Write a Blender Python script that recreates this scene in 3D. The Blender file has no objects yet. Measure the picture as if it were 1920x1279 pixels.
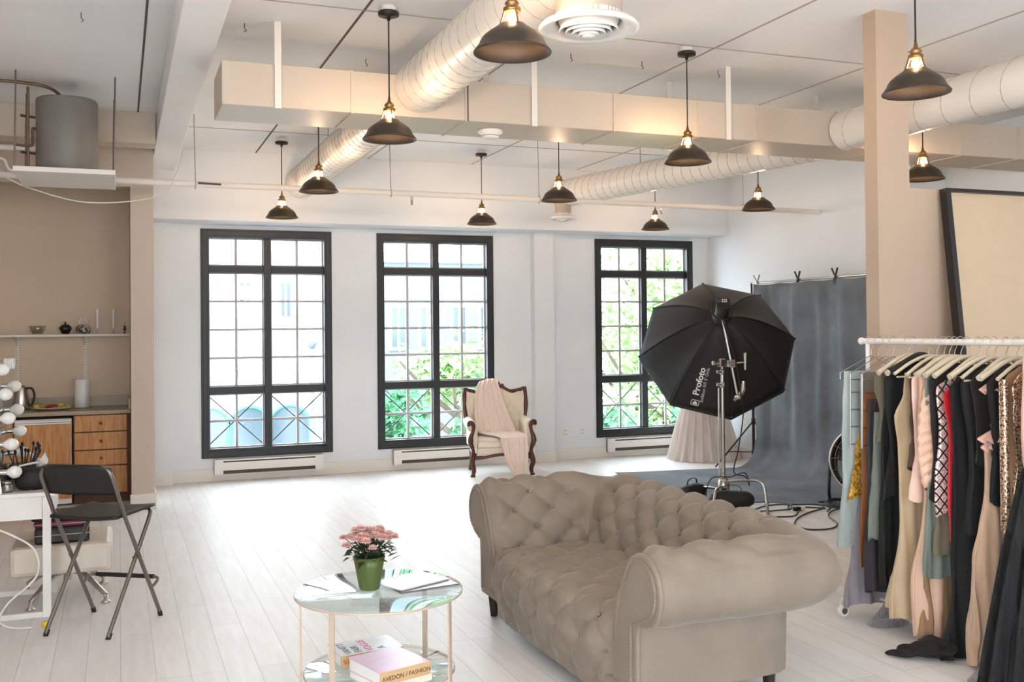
import bpy, bmesh, math, random
from mathutils import Vector, Matrix, noise
random.seed(7)
PI = math.pi
sc = bpy.context.scene
COL = sc.collection

# ------------------------------------------------------------------ camera
YAW, PITCH, ROLL = 0.372041527, 0.0127576605, -0.00955498812
FPX, CY, EYE = 1888.278, 592.07, 1.62
fw = Vector((math.sin(YAW)*math.cos(PITCH), math.cos(YAW)*math.cos(PITCH), math.sin(PITCH)))
r0 = Vector((math.cos(YAW), -math.sin(YAW), 0)); u0 = r0.cross(fw)
rt = r0*math.cos(ROLL) + u0*math.sin(ROLL)
up = -r0*math.sin(ROLL) + u0*math.cos(ROLL)
cd = bpy.data.cameras.new('camera'); cam = bpy.data.objects.new('camera', cd); COL.objects.link(cam)
cam.matrix_world = Matrix(((rt.x, up.x, -fw.x, 0), (rt.y, up.y, -fw.y, 0), (rt.z, up.z, -fw.z, EYE), (0, 0, 0, 1)))
cd.sensor_fit = 'HORIZONTAL'; cd.sensor_width = 36.0; cd.lens = FPX/1920*36.0
cd.shift_y = -(639.5-CY)/1920
cd.clip_end = 300; cd.clip_start = 0.05
sc.camera = cam

# ------------------------------------------------------------------ world, light, exposure
W = bpy.data.worlds.new('sky'); sc.world = W; W.use_nodes = True
nt = W.node_tree; nt.nodes.clear()
wo = nt.nodes.new('ShaderNodeOutputWorld'); bg = nt.nodes.new('ShaderNodeBackground')
bg.inputs[0].default_value = (0.82, 0.91, 1.0, 1); bg.inputs[1].default_value = 8.0
nt.links.new(bg.outputs[0], wo.inputs[0])
vs = sc.view_settings
vs.view_transform = 'Standard'; vs.look = 'None'; vs.gamma = 1; vs.use_curve_mapping = False
vs.exposure = 0.86
sc.display_settings.display_device = 'sRGB'

# ------------------------------------------------------------------ materials
def L3(c):
    f = lambda v: v/12.92 if v <= .04045 else ((v+.055)/1.055)**2.4
    return tuple(f(v/255.0) for v in c)
def pmat(name, rgb, rough=.6, metal=0., noise_amt=.0, nscale=8., bump=0., bscale=40., sheen=0., coat=0., spec=None, stretch=None, alpha=1., trans=0., emis=None, estr=0., detail=3.):
    """Principled material; rgb in sRGB 0..255, broken up by procedural noise."""
    m = bpy.data.materials.new(name); m.use_nodes = True
    n = m.node_tree.nodes; l = m.node_tree.links; p = n['Principled BSDF']
    c = L3(rgb)
    p.inputs['Base Color'].default_value = (*c, 1); p.inputs['Roughness'].default_value = rough; p.inputs['Metallic'].default_value = metal
    if sheen: p.inputs['Sheen Weight'].default_value = sheen; p.inputs['Sheen Roughness'].default_value = .35
    if coat: p.inputs['Coat Weight'].default_value = coat
    if spec is not None: p.inputs['Specular IOR Level'].default_value = spec
    if alpha < 1: p.inputs['Alpha'].default_value = alpha
    if trans: p.inputs['Transmission Weight'].default_value = trans
    if emis: p.inputs['Emission Color'].default_value = (*L3(emis), 1); p.inputs['Emission Strength'].default_value = estr
    tc = n.new('ShaderNodeTexCoord'); mp = n.new('ShaderNodeMapping'); l.new(tc.outputs['Object'], mp.inputs[0])
    if stretch: mp.inputs['Scale'].default_value = stretch
    if noise_amt > 0:
        t = n.new('ShaderNodeTexNoise'); t.inputs['Scale'].default_value = nscale; t.inputs['Detail'].default_value = detail
        l.new(mp.outputs[0], t.inputs['Vector'])
        r = n.new('ShaderNodeValToRGB')
        r.color_ramp.elements[0].position = .3; r.color_ramp.elements[1].position = .7
        r.color_ramp.elements[0].color = (*[max(0, v*(1-noise_amt)) for v in c], 1)
        r.color_ramp.elements[1].color = (*[min(1, v*(1+noise_amt)) for v in c], 1)
        l.new(t.outputs['Fac'], r.inputs[0]); l.new(r.outputs[0], p.inputs['Base Color'])
    if bump > 0:
        t2 = n.new('ShaderNodeTexNoise'); t2.inputs['Scale'].default_value = bscale; t2.inputs['Detail'].default_value = 4
        l.new(mp.outputs[0], t2.inputs['Vector'])
        b = n.new('ShaderNodeBump'); b.inputs['Strength'].default_value = bump; b.inputs['Distance'].default_value = .01
        l.new(t2.outputs['Fac'], b.inputs['Height']); l.new(b.outputs[0], p.inputs['Normal'])
    return m
def ramp(n, stops):
    r = n.new('ShaderNodeValToRGB'); e = r.color_ramp.elements
    e[0].position, e[0].color = stops[0][0], (*L3(stops[0][1]), 1)
    e[1].position, e[1].color = stops[-1][0], (*L3(stops[-1][1]), 1)
    for pos, c in stops[1:-1]:
        x = e.new(pos); x.color = (*L3(c), 1)
    return r

def floor_mat():
    m = bpy.data.materials.new('whitewashed_planks'); m.use_nodes = True
    n = m.node_tree.nodes; l = m.node_tree.links; p = n['Principled BSDF']
    tc = n.new('ShaderNodeTexCoord'); sx = n.new('ShaderNodeSeparateXYZ'); cx = n.new('ShaderNodeCombineXYZ')
    l.new(tc.outputs['Object'], sx.inputs[0]); l.new(sx.outputs['Y'], cx.inputs['X']); l.new(sx.outputs['X'], cx.inputs['Y'])
    br = n.new('ShaderNodeTexBrick'); br.offset = .37; br.offset_frequency = 3
    br.inputs['Scale'].default_value = 1; br.inputs['Brick Width'].default_value = 1.25; br.inputs['Row Height'].default_value = .155
    br.inputs['Mortar Size'].default_value = .0022; br.inputs['Mortar Smooth'].default_value = .4; br.inputs['Bias'].default_value = 0
    br.inputs['Color1'].default_value = (*L3((238, 237, 236)), 1); br.inputs['Color2'].default_value = (*L3((231, 229, 227)), 1)
    br.inputs['Mortar'].default_value = (*L3((204, 199, 194)), 1)
    l.new(cx.outputs[0], br.inputs['Vector'])
    mp = n.new('ShaderNodeMapping'); mp.inputs['Scale'].default_value = (9, .9, 1); l.new(tc.outputs['Object'], mp.inputs[0])
    ns = n.new('ShaderNodeTexNoise'); ns.inputs['Scale'].default_value = 3; ns.inputs['Detail'].default_value = 6; l.new(mp.outputs[0], ns.inputs['Vector'])
    r = n.new('ShaderNodeValToRGB'); r.color_ramp.elements[0].position = .3; r.color_ramp.elements[1].position = .7
    r.color_ramp.elements[0].color = (.90, .885, .87, 1); r.color_ramp.elements[1].color = (1, 1, 1, 1)
    l.new(ns.outputs['Fac'], r.inputs[0])
    mx = n.new('ShaderNodeMixRGB'); mx.blend_type = 'MULTIPLY'; mx.inputs[0].default_value = .8
    l.new(br.outputs['Color'], mx.inputs[1]); l.new(r.outputs[0], mx.inputs[2]); l.new(mx.outputs[0], p.inputs['Base Color'])
    p.inputs['Roughness'].default_value = .44
    b = n.new('ShaderNodeBump'); b.inputs['Strength'].default_value = .25; b.inputs['Distance'].default_value = .004
    l.new(br.outputs['Fac'], b.inputs['Height']); b.invert = True; l.new(b.outputs[0], p.inputs['Normal'])
    return m
def wood_mat(name, a, b_, rough=.45, scale=(1, 1, 12), sc_=6.):
    m = bpy.data.materials.new(name); m.use_nodes = True
    n = m.node_tree.nodes; l = m.node_tree.links; p = n['Principled BSDF']
    tc = n.new('ShaderNodeTexCoord'); mp = n.new('ShaderNodeMapping'); mp.inputs['Scale'].default_value = scale; l.new(tc.outputs['Object'], mp.inputs[0])
    t = n.new('ShaderNodeTexNoise'); t.inputs['Scale'].default_value = sc_; t.inputs['Detail'].default_value = 5; t.inputs['Distortion'].default_value = .6
    l.new(mp.outputs[0], t.inputs['Vector']); r = ramp(n, [(.3, a), (.7, b_)]); l.new(t.outputs['Fac'], r.inputs[0]); l.new(r.outputs[0], p.inputs['Base Color'])
    p.inputs['Roughness'].default_value = rough
    return m
def glass_mat(name, tint=(1, 1, 1), refl=.10, rough=.0):
    """thin clear pane: lets light through, mirrors a little at grazing angles"""
    m = bpy.data.materials.new(name); m.use_nodes = True
    n = m.node_tree.nodes; l = m.node_tree.links; n.remove(n['Principled BSDF']); o = n['Material Output']
    t = n.new('ShaderNodeBsdfTransparent'); t.inputs[0].default_value = (*tint, 1)
    g = n.new('ShaderNodeBsdfGlossy'); g.inputs['Roughness'].default_value = rough; g.inputs[0].default_value = (1, 1, 1, 1)
    f = n.new('ShaderNodeLayerWeight'); f.inputs[0].default_value = .5
    pw = n.new('ShaderNodeMath'); pw.operation = 'POWER'; pw.inputs[1].default_value = 4.; l.new(f.outputs['Facing'], pw.inputs[0])
    k = n.new('ShaderNodeMath'); k.operation = 'MULTIPLY_ADD'; k.inputs[1].default_value = .8; k.inputs[2].default_value = refl*.5; k.use_clamp = True
    l.new(pw.outputs[0], k.inputs[0])
    x = n.new('ShaderNodeMixShader'); l.new(k.outputs[0], x.inputs[0]); l.new(t.outputs[0], x.inputs[1]); l.new(g.outputs[0], x.inputs[2]); l.new(x.outputs[0], o.inputs[0])
    return m
def sheer_mat(name, rgb, cover, nscale=60, sheen=.3):
    """net / tulle / chiffon: part fabric, part see-through"""
    m = bpy.data.materials.new(name); m.use_nodes = True
    n = m.node_tree.nodes; l = m.node_tree.links; p = n['Principled BSDF']; o = n['Material Output']
    p.inputs['Base Color'].default_value = (*L3(rgb), 1); p.inputs['Roughness'].default_value = .8; p.inputs['Sheen Weight'].default_value = sheen
    tc = n.new('ShaderNodeTexCoord'); mp = n.new('ShaderNodeMapping'); mp.inputs['Scale'].default_value = (1, 1, .12); l.new(tc.outputs['Object'], mp.inputs[0])
    t = n.new('ShaderNodeTexNoise'); t.inputs['Scale'].default_value = nscale; t.inputs['Detail'].default_value = 2; l.new(mp.outputs[0], t.inputs['Vector'])
    k = n.new('ShaderNodeMapRange'); k.inputs[1].default_value = .35; k.inputs[2].default_value = .65; k.inputs[3].default_value = max(0, cover-.10); k.inputs[4].default_value = min(1, cover+.10)
    l.new(t.outputs['Fac'], k.inputs[0])
    tr = n.new('ShaderNodeBsdfTransparent'); x = n.new('ShaderNodeMixShader')
    l.new(k.outputs[0], x.inputs[0]); l.new(tr.outputs[0], x.inputs[1]); l.new(p.outputs[0], x.inputs[2]); l.new(x.outputs[0], o.inputs[0])
    return m
def sequin_mat(name, a, b_, scale=160, rough=.25, metal=.6):
    m = bpy.data.materials.new(name); m.use_nodes = True
    n = m.node_tree.nodes; l = m.node_tree.links; p = n['Principled BSDF']
    tc = n.new('ShaderNodeTexCoord'); v = n.new('ShaderNodeTexVoronoi'); v.inputs['Scale'].default_value = scale; l.new(tc.outputs['Object'], v.inputs['Vector'])
    s = n.new('ShaderNodeSeparateColor'); l.new(v.outputs['Color'], s.inputs[0]); r = ramp(n, [(.2, a), (.8, b_)]); l.new(s.outputs[0], r.inputs[0]); l.new(r.outputs[0], p.inputs['Base Color'])
    p.inputs['Roughness'].default_value = rough; p.inputs['Metallic'].default_value = metal
    b = n.new('ShaderNodeBump'); b.inputs['Strength'].default_value = .8; b.inputs['Distance'].default_value = .004; l.new(s.outputs[1], b.inputs['Height']); l.new(b.outputs[0], p.inputs['Normal'])
    return m
def lattice_mat(name):
    """pink sequins under a black diamond lattice"""
    m = sequin_mat(name, (205, 160, 150), (250, 232, 222), 150, .3, .35)
    n = m.node_tree.nodes; l = m.node_tree.links; p = n['Principled BSDF']
    src = p.inputs['Base Color'].links[0].from_socket
    tc = n.new('ShaderNodeTexCoord'); s = n.new('ShaderNodeSeparateXYZ'); l.new(tc.outputs['Object'], s.inputs[0])
    def mth(op, a, b=None, c=None):
        k = n.new('ShaderNodeMath'); k.operation = op
        for i, v in enumerate((a, b, c)):
            if v is None: continue
            if isinstance(v, (int, float)): k.inputs[i].default_value = v
            else: l.new(v, k.inputs[i])
        return k.outputs[0]
    x = mth('MULTIPLY', s.outputs['X'], 19.); z = mth('MULTIPLY', s.outputs['Z'], 16.)
    d = []
    for op in ('ADD', 'SUBTRACT'):
        f = mth('FRACT', mth(op, x, z)); d.append(mth('ABSOLUTE', mth('SUBTRACT', f, .5)))
    k = mth('GREATER_THAN', mth('MAXIMUM', d[0], d[1]), .41)
    mx = n.new('ShaderNodeMixRGB'); l.new(k, mx.inputs[0]); l.new(src, mx.inputs[1]); mx.inputs[2].default_value = (.012, .009, .009, 1)
    l.new(mx.outputs[0], p.inputs['Base Color'])
    return m

M = {}
M['wall'] = pmat('white_wall_paint', (229, 231, 233), .75, noise_amt=.02, nscale=2, bump=.05, bscale=60)
M['wall_warm'] = pmat('cream_wall_paint', (204, 188, 173), .75, noise_amt=.02, nscale=2, bump=.05, bscale=60)
M['wall_tan'] = pmat('tan_wall_paint', (186, 163, 141), .75, noise_amt=.02, nscale=2, bump=.05, bscale=60)
M['kitchen'] = pmat('beige_wall_paint', (214, 193, 168), .75, noise_amt=.02, nscale=2)
M['ceil'] = pmat('ceiling_paint', (236, 236, 236), .85, noise_amt=.03, nscale=1.2)
M['duct'] = pmat('painted_duct', (226, 218, 208), .38, noise_amt=.02, nscale=3)
M['ductband'] = pmat('painted_duct_cream', (196, 181, 163), .45, noise_amt=.02, nscale=3)
M['trim'] = pmat('white_trim', (232, 226, 218), .5)
M['seam'] = pmat('dark_seam', (88, 80, 72), .8)
M['seam2'] = pmat('pale_seam', (176, 166, 156), .8)
M['floor'] = floor_mat()
M['frame'] = pmat('charcoal_window_frame', (36, 38, 42), .45, noise_amt=.05)
M['muntin'] = pmat('pale_muntin', (184, 184, 186), .5)
M['pane'] = glass_mat('window_pane', (.97, .99, .99), .06)
M['tglass'] = glass_mat('table_glass', (.90, .96, .95), .20)
M['cglass'] = glass_mat('clear_glass', (.88, .88, .86), .18)
M['cord'] = pmat('black_cord', (28, 24, 22), .6)
M['bronze'] = pmat('dark_bronze', (74, 64, 55), .42, .55, noise_amt=.15, nscale=10)
M['brass'] = pmat('aged_brass', (150, 118, 78), .3, .9, noise_amt=.2, nscale=30)
M['bulb'] = pmat('lit_bulb', (255, 225, 190), .4, emis=(255, 216, 172), estr=400)
M['black'] = pmat('black_plastic', (26, 25, 25), .45)
M['blackfab'] = pmat('black_nylon', (15, 14, 15), .6, noise_amt=.1, nscale=6, sheen=.04)
M['steel'] = pmat('chrome_steel', (190, 188, 184), .22, .95)
M['tube'] = pmat('grey_metal_tube', (128, 122, 117), .3, .85)
M['white'] = pmat('white_lacquer', (235, 230, 224), .4)
M['whitemetal'] = pmat('white_powder_coat', (238, 232, 226), .35)
M['oak'] = wood_mat('oak_cabinet', (176, 112, 54), (212, 152, 86), .45, (10, 10, 1), 5)
M['oakshade'] = pmat('oak_gap_shade', (84, 52, 28), .6)  # oak darkened so the carcass colour holds the shade between drawers
M['granite'] = pmat('speckled_counter', (160, 142, 116), .35, noise_amt=.35, nscale=120)
M['tank'] = pmat('grey_tank', (124, 119, 113), .5, noise_amt=.04)
M['copper'] = pmat('dull_pipe', (120, 98, 80), .4, .6)
M['velvet'] = pmat('taupe_velvet', (132, 119, 105), .8, noise_amt=.10, nscale=5, bump=.30, bscale=22, sheen=.22, detail=6)
M['darkleg'] = pmat('black_wood', (30, 26, 25), .35)
M['mahog'] = wood_mat('mahogany', (58, 22, 16), (96, 40, 28), .28, (4, 4, 4), 10)
M['cream'] = pmat('cream_upholstery', (232, 218, 196), .7, noise_amt=.03, bump=.1, sheen=.2)
M['throw'] = pmat('blush_throw', (238, 218, 206), .85, noise_amt=.05, nscale=14, stretch=(6, 6, 1), sheen=.4)
M['canvas'] = pmat('slate_backdrop_canvas', (110, 115, 121), .9, noise_amt=.30, nscale=2.2, bump=.25, bscale=9, detail=8)
M['tlegs'] = pmat('champagne_metal', (214, 192, 172), .35, .3)
M['pot'] = pmat('green_pot', (78, 94, 40), .4, noise_amt=.08)
M['leaf'] = pmat('dark_leaf', (44, 58, 34), .5, noise_amt=.3, nscale=30)
M['pink'] = pmat('pink_petal', (248, 198, 186), .7, noise_amt=.08, nscale=50, sheen=.3)
M['ivory'] = pmat('ivory_hanger', (206, 192, 166), .4)
M['paper'] = pmat('white_paper', (240, 238, 234), .6)
M['leather'] = pmat('cream_leather', (212, 200, 184), .45, noise_amt=.03)
M['bulbw'] = pmat('opal_globe', (236, 234, 228), .25, coat=.5)
M['cable'] = pmat('blue_black_cable', (44, 62, 74), .5)
M['teal'] = pmat('teal_frame', (70, 160, 150), .5)
M['bldg'] = pmat('white_stucco', (235, 232, 228), .9, noise_amt=.04)
M['bldg2'] = pmat('grey_cladding', (104, 112, 122), .8, noise_amt=.06)
M['dglass'] = pmat('dark_glazing', (70, 84, 92), .15)
M['street'] = pmat('asphalt', (120, 120, 120), .9, noise_amt=.1)
M['bark'] = pmat('bark', (92, 80, 68), .9, noise_amt=.2)
M['leafA'] = pmat('bright_foliage', (150, 185, 120), .6, noise_amt=.4, nscale=3)
M['leafB'] = pmat('hedge_foliage', (62, 120, 80), .6, noise_amt=.5, nscale=4)

# ------------------------------------------------------------------ mesh building
XF = {}
def tag(o, label=None, cat=None, group=None, kind=None):
    if label: o['label'] = label
    if cat: o['category'] = cat
    if group: o['group'] = group
    if kind: o['kind'] = kind
    return o
def thing(name, label, cat, loc=(0, 0, 0), rz=0, group=None, kind=None):
    o = bpy.data.objects.new(name, None); COL.objects.link(o); o.empty_display_size = .1
    o.location = loc; o.rotation_euler = (0, 0, rz)
    XF[o.name] = Matrix.Translation(Vector(loc)) @ Matrix.Rotation(rz, 4, 'Z')
    return tag(o, label, cat, group, kind)
class MB:
    def __init__(s): s.v = []; s.f = []; s.sm = []; s.mi = []
    def add(s, vs_, fs, smooth=False, mi=0):
        b = len(s.v); s.v += [Vector(p) for p in vs_]; s.f += [tuple(i+b for i in f) for f in fs]; s.sm += [smooth]*len(fs); s.mi += [mi]*len(fs); return s
    def bx(s, x0, x1, y0, y1, z0, z1, mi=0):
        return s.add([(x0, y0, z0), (x1, y0, z0), (x1, y1, z0), (x0, y1, z0), (x0, y0, z1), (x1, y0, z1), (x1, y1, z1), (x0, y1, z1)],
                     [(0, 3, 2, 1), (4, 5, 6, 7), (0, 1, 5, 4), (1, 2, 6, 5), (2, 3, 7, 6), (3, 0, 4, 7)], False, mi)
    def obx(s, mat4, hx, hy, hz):
        P = [mat4 @ Vector((a*hx, b*hy, c*hz)) for c in (-1, 1) for a, b in ((-1, -1), (1, -1), (1, 1), (-1, 1))]
        return s.add(P, [(0, 3, 2, 1), (4, 5, 6, 7), (0, 1, 5, 4), (1, 2, 6, 5), (2, 3, 7, 6), (3, 0, 4, 7)])
    def tube(s, pts, r, n=10, closed=False, flat=None, caps=True):
        pts = [Vector(p) for p in pts]; N = len(pts); rs = r if isinstance(r, (list, tuple)) else [r]*N
        vs_ = []; prev = None
        for i, p in enumerate(pts):
            if closed: t = pts[(i+1) % N]-pts[i-1]
            else: t = pts[min(i+1, N-1)]-pts[max(i-1, 0)]
            t.normalize()
            if prev is None:
                a = Vector((0, 0, 1)) if abs(t.z) < .9 else Vector((1, 0, 0))
                a = (a - t*a.dot(t)).normalized()
            else:
                a = prev - t*prev.dot(t)
                a = a.normalized() if a.length > 1e-6 else t.orthogonal().normalized()
            prev = a; b = t.cross(a)
            for k in range(n):
                th = 2*PI*k/n; ca, sa = math.cos(th)*rs[i], math.sin(th)*rs[i]
                if flat: ca *= flat
                vs_.append(p + a*ca + b*sa)
        fs = []
        for i in range(N if closed else N-1):
            j = (i+1) % N
            for k in range(n): fs.append((i*n+k, i*n+(k+1) % n, j*n+(k+1) % n, j*n+k))
        s.add(vs_, fs, True)
        if caps and not closed:
            s.add(vs_[:n], [tuple(range(n-1, -1, -1))]); s.add(vs_[-n:], [tuple(range(n))])
        return s
    def cyl(s, p0, p1, r, r2=None, n=20): return s.tube([p0, p1], [r, r if r2 is None else r2], n)
    def lathe(s, prof, c=(0, 0, 0), n=32, axis=None, mi=0, rip=None):
        """prof: (radius, height) list; axis = 3x3-ish Matrix or None (Z up)"""
        c = Vector(c); vs_ = []; R = axis
        for ip, (r, h) in enumerate(prof):
            for k in range(n):
                th = 2*PI*k/n; rr = r*(1+(rip(th, ip/(len(prof)-1)) if rip else 0)); q = Vector((rr*math.cos(th), rr*math.sin(th), h))
                if R: q = R @ q
                vs_.append(c+q)
        fs = []
        for i in range(len(prof)-1):
            for k in range(n): fs.append((i*n+k, i*n+(k+1) % n, (i+1)*n+(k+1) % n, (i+1)*n+k))
        return s.add(vs_, fs, True, mi)
    def sphere(s, c, r, n=14, sz=(1, 1, 1)):
        m = n//2; prof = [(max(1e-4, math.sin(PI*i/m)), -math.cos(PI*i/m)) for i in range(m+1)]
        b = len(s.v); s.lathe(prof, (0, 0, 0), n)
        for i in range(b, len(s.v)): q = s.v[i]; s.v[i] = Vector(c)+Vector((q.x*r*sz[0], q.y*r*sz[1], q.z*r*sz[2]))
        return s
    def grid(s, fn, nu, nv, cu=False, flip=False, smooth=True):
        vs_ = [fn(i/nu, j/nv) for j in range(nv+1) for i in range(nu if cu else nu+1)]; w = nu if cu else nu+1
        fs = []
        for j in range(nv):
            for i in range(nu):
                a = j*w+i; b = j*w+(i+1) % w if cu else a+1; q = (a, b, b+w, a+w); fs.append(q[::-1] if flip else q)
        return s.add(vs_, fs, smooth)
    def prism(s, poly, mat4, d):
        """polygon (x,y) extruded by d along local z"""
        n = len(poly); P = [mat4 @ Vector((x, y, 0)) for x, y in poly]+[mat4 @ Vector((x, y, d)) for x, y in poly]
        return s.add(P, [tuple(range(n-1, -1, -1)), tuple(range(n, 2*n))]+[(i, (i+1) % n, n+(i+1) % n, n+i) for i in range(n)])
    def build(s, name, mat, parent=None, world=False, bevel=0, solid=0, sub=0, merge=False, tri_normals=True):
        me = bpy.data.meshes.new(name); V = s.v
        if world and parent is not None:
            k = XF.get(parent.name)
            if k is not None: inv = k.inverted(); V = [inv @ p for p in V]
        me.from_pydata([tuple(p) for p in V], [], s.f)
        mats = mat if isinstance(mat, (list, tuple)) else [mat]
        for m in mats: me.materials.append(m)
        me.polygons.foreach_set('use_smooth', s.sm); me.polygons.foreach_set('material_index', s.mi)
        bm = bmesh.new(); bm.from_mesh(me)
        if merge: bmesh.ops.remove_doubles(bm, verts=bm.verts, dist=1e-5)
        bmesh.ops.recalc_face_normals(bm, faces=bm.faces)
        bm.to_mesh(me); bm.free(); me.update()
        o = bpy.data.objects.new(name, me); COL.objects.link(o)
        if parent is not None:
            o.parent = parent
            XF[o.name] = XF.get(parent.name, Matrix.Identity(4))
        if bevel:
            b = o.modifiers.new('bevel', 'BEVEL'); b.width = bevel; b.segments = 2; b.limit_method = 'ANGLE'
        if solid:
            b = o.modifiers.new('solid', 'SOLIDIFY'); b.thickness = solid; b.offset = 0
        if sub:
            b = o.modifiers.new('sub', 'SUBSURF'); b.levels = sub; b.render_levels = sub
        return o
def struct(name, mb, mat, parent=None, **k):
    o = mb.build(name, mat, parent, **k)
    if parent is None: o['kind'] = 'structure'
    return o
def arc(c, r, a0, a1, n, ax='xz'):
    out = []
    for i in range(n+1):
        a = a0+(a1-a0)*i/n; p, q = r*math.cos(a), r*math.sin(a)
        out.append((c[0]+p, c[1], c[2]+q) if ax == 'xz' else (c[0], c[1]+p, c[2]+q) if ax == 'yz' else (c[0]+p, c[1]+q, c[2]))
    return out
def smooth_path(pts, per=6, closed=False):
    P = [Vector(p) for p in pts]; n = len(P); out = []
    for i in range(n if closed else n-1):
        if closed: a, b, c, d = P[i-1], P[i], P[(i+1) % n], P[(i+2) % n]
        else: a, b, c, d = P[max(i-1, 0)], P[i], P[i+1], P[min(i+2, n-1)]
        for k in range(per):
            t = k/per; out.append(.5*((2*b)+(c-a)*t+(2*a-5*b+4*c-d)*t*t+(3*b-a-3*c+d)*t**3))
    if not closed: out.append(P[-1])
    return out
def text_polys(body, size, font_extrude=0.0, bold=0.0):
    cu = bpy.data.curves.new('lettering', 'FONT'); cu.body = body; cu.size = size; cu.extrude = font_extrude; cu.resolution_u = 3; cu.offset = bold
    ob = bpy.data.objects.new('lettering', cu); COL.objects.link(ob)
    dg = bpy.context.evaluated_depsgraph_get(); me = bpy.data.meshes.new_from_object(ob.evaluated_get(dg))
    vs_ = [v.co.copy() for v in me.vertices]; fs = [tuple(p.vertices) for p in me.polygons]
    bpy.data.objects.remove(ob); bpy.data.curves.remove(cu); bpy.data.meshes.remove(me)
    return vs_, fs

# ================================================================== THE ROOM
XL, XR, YW, ZC, YB = -2.6, 7.18, 11.34, 3.5, -4.0
WX = [(.821, 2.239), (2.76, 4.185), (5.54, 6.945)]; WZ0, WZ1 = .248, 2.732
struct('floor', MB().bx(XL-.2, XR+.7, YB-.2, YW+.2, -.12, 0), M['floor'])
struct('ceiling', MB().bx(XL-.2, XR+.7, YB-.2, YW+.2, ZC, ZC+.15), M['ceil'])
b = MB(); xs = [.30]+[v for w in WX for v in w]+[XR+.2]
for i in range(0, 8, 2): b.bx(xs[i], xs[i+1], YW, YW+.2, 0, ZC)
for w in WX: b.bx(w[0], w[1], YW, YW+.2, 0, WZ0); b.bx(w[0], w[1], YW, YW+.2, WZ1, ZC)
struct('wall_back', b, M['wall'])
struct('wall_right', MB().bx(XR, XR+.6, 7.7, YW+.2, 0, ZC), M['wall'])
XN = 7.62
struct('wall_right_near', MB().bx(XN, XN+.2, YB-.2, 7.699, 0, ZC), M['wall'])
b = MB().bx(XL-.2, XL, YB-.2, -3.2, 0, ZC).bx(XL-.2, XL, .2, YW, 0, ZC).bx(XL-.2, XL, -3.2, .2, 0, .5).bx(XL-.2, XL, -3.2, .2, 2.9, ZC)  # unseen opening, added to let fill daylight in from the left
struct('wall_left', b, M['wall_warm'])
b = MB()
for x0, x1 in ((XL, -1.2), (.6, 2.2), (4.0, XN)): b.bx(x0, x1, YB-.2, YB, 0, ZC)
for x0, x1 in ((-1.2, .6), (2.2, 4.0)): b.bx(x0, x1, YB-.2, YB, 0, .6); b.bx(x0, x1, YB-.2, YB, 2.8, ZC)  # unseen openings behind the camera, added to let in fill light
struct('wall_front', b, M['wall_warm'])
struct('wall_kitchen', MB().bx(XL, .10, 10.95, YW+.2, 0, ZC), M['kitchen'])
struct('wall_side_return', MB().bx(.10, .30, 9.85, YW+.2, 0, ZC), M['wall_warm'])
struct('wall_header', MB().bx(XL, .0999, 9.85, 10.0, 2.955, ZC), M['wall_warm'])
struct('wall_beam_left', MB().bx(XL, .299, 9.14, 9.40, 3.235, ZC-.001), M['ductband'])
struct('wall_partition', MB().bx(4.44, XN, 4.775, 4.875, 0, 2.445), M['wall_tan'])
struct('wall_pillar_right', MB().bx(4.20, 4.44, 4.77, 4.88, 0, ZC), M['wall_tan'])
struct('wall_near_left', MB().bx(-.62, -.408, 3.9, 4.02, 0, 1.75), M['trim'])
struct('ceiling_soffit', MB().bx(.301, XR-.001, 10.85, YW-.001, 2.775, ZC-.001), M['wall'])
struct('ceiling_beam', MB().bx(.305, .53, YB, 10.849, 3.27, ZC-.001), M['ceil'], bevel=.006)
struct('wall_pilaster_left', MB().bx(.301, .51, 11.21, YW-.001, 0, 2.774), M['wall'])
struct('wall_pilaster_middle', MB().bx(4.67, 4.925, 11.21, YW-.001, 0, 2.774), M['wall'])
# baseboards and shadow gaps
def board(name, x0, x1, y0, y1, h=.135):
    struct(name, MB().bx(x0, x1, y0, y1, 0.0005, h), M['trim'], bevel=.004)
board('baseboard_back', .511, 4.669, YW-.014, YW-.0005); board('baseboard_back_right', 4.926, XR-.001, YW-.014, YW-.0005)
board('baseboard_pilaster_left', .3005, .522, 11.197, 11.2095, .14); board('baseboard_pilaster_middle', 4.66, 4.937, 11.197, 11.2095, .14)
board('baseboard_right', XR-.014, XR-.0005, 7.72, YW-.015)
b = MB().bx(.088, .314, 9.832, 9.8495, .0005, .14); b.bx(.3005, .314, 9.8496, 11.19, .0005, .14)
struct('baseboard_left', b, M['trim'], bevel=.004)
board('baseboard_pillar', 4.187, 4.44, 4.755, 4.7695)
# joints between the ceiling slabs
for i, x in enumerate((-1.1, .158, 1.35, 2.55, 3.75, 5.07, 6.3)):
    struct('trim_%d' % (i+1), MB().bx(x-.007, x+.007, YB, 10.84, ZC-.004, ZC-.0005), M['seam' if x in (.158, 1.35) else 'seam2'])
for i, y in enumerate((1.95, 5.80, 9.64)):
    struct('trim_%d' % (i+8), MB().bx(.54, XR-.01, y-.006, y+.006, ZC-.0042, ZC-.0006), M['seam2'])
b = MB()
for x, y in ((.72, 6.29), (1.6, 6.84), (2.89, 6.25), (3.45, 6.27), (4.1, 6.3), (1.1, 9.0), (5.6, 4.4), (.05, 5.6), (-.2, 6.4), (4.9, 5.2)):
    b.tube([(x, y, ZC-.0005), (x, y, ZC-.03), (x+.012, y, ZC-.045), (x, y, ZC-.055)], .003, 5)
struct('trim_11', b, M['seam'])
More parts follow.
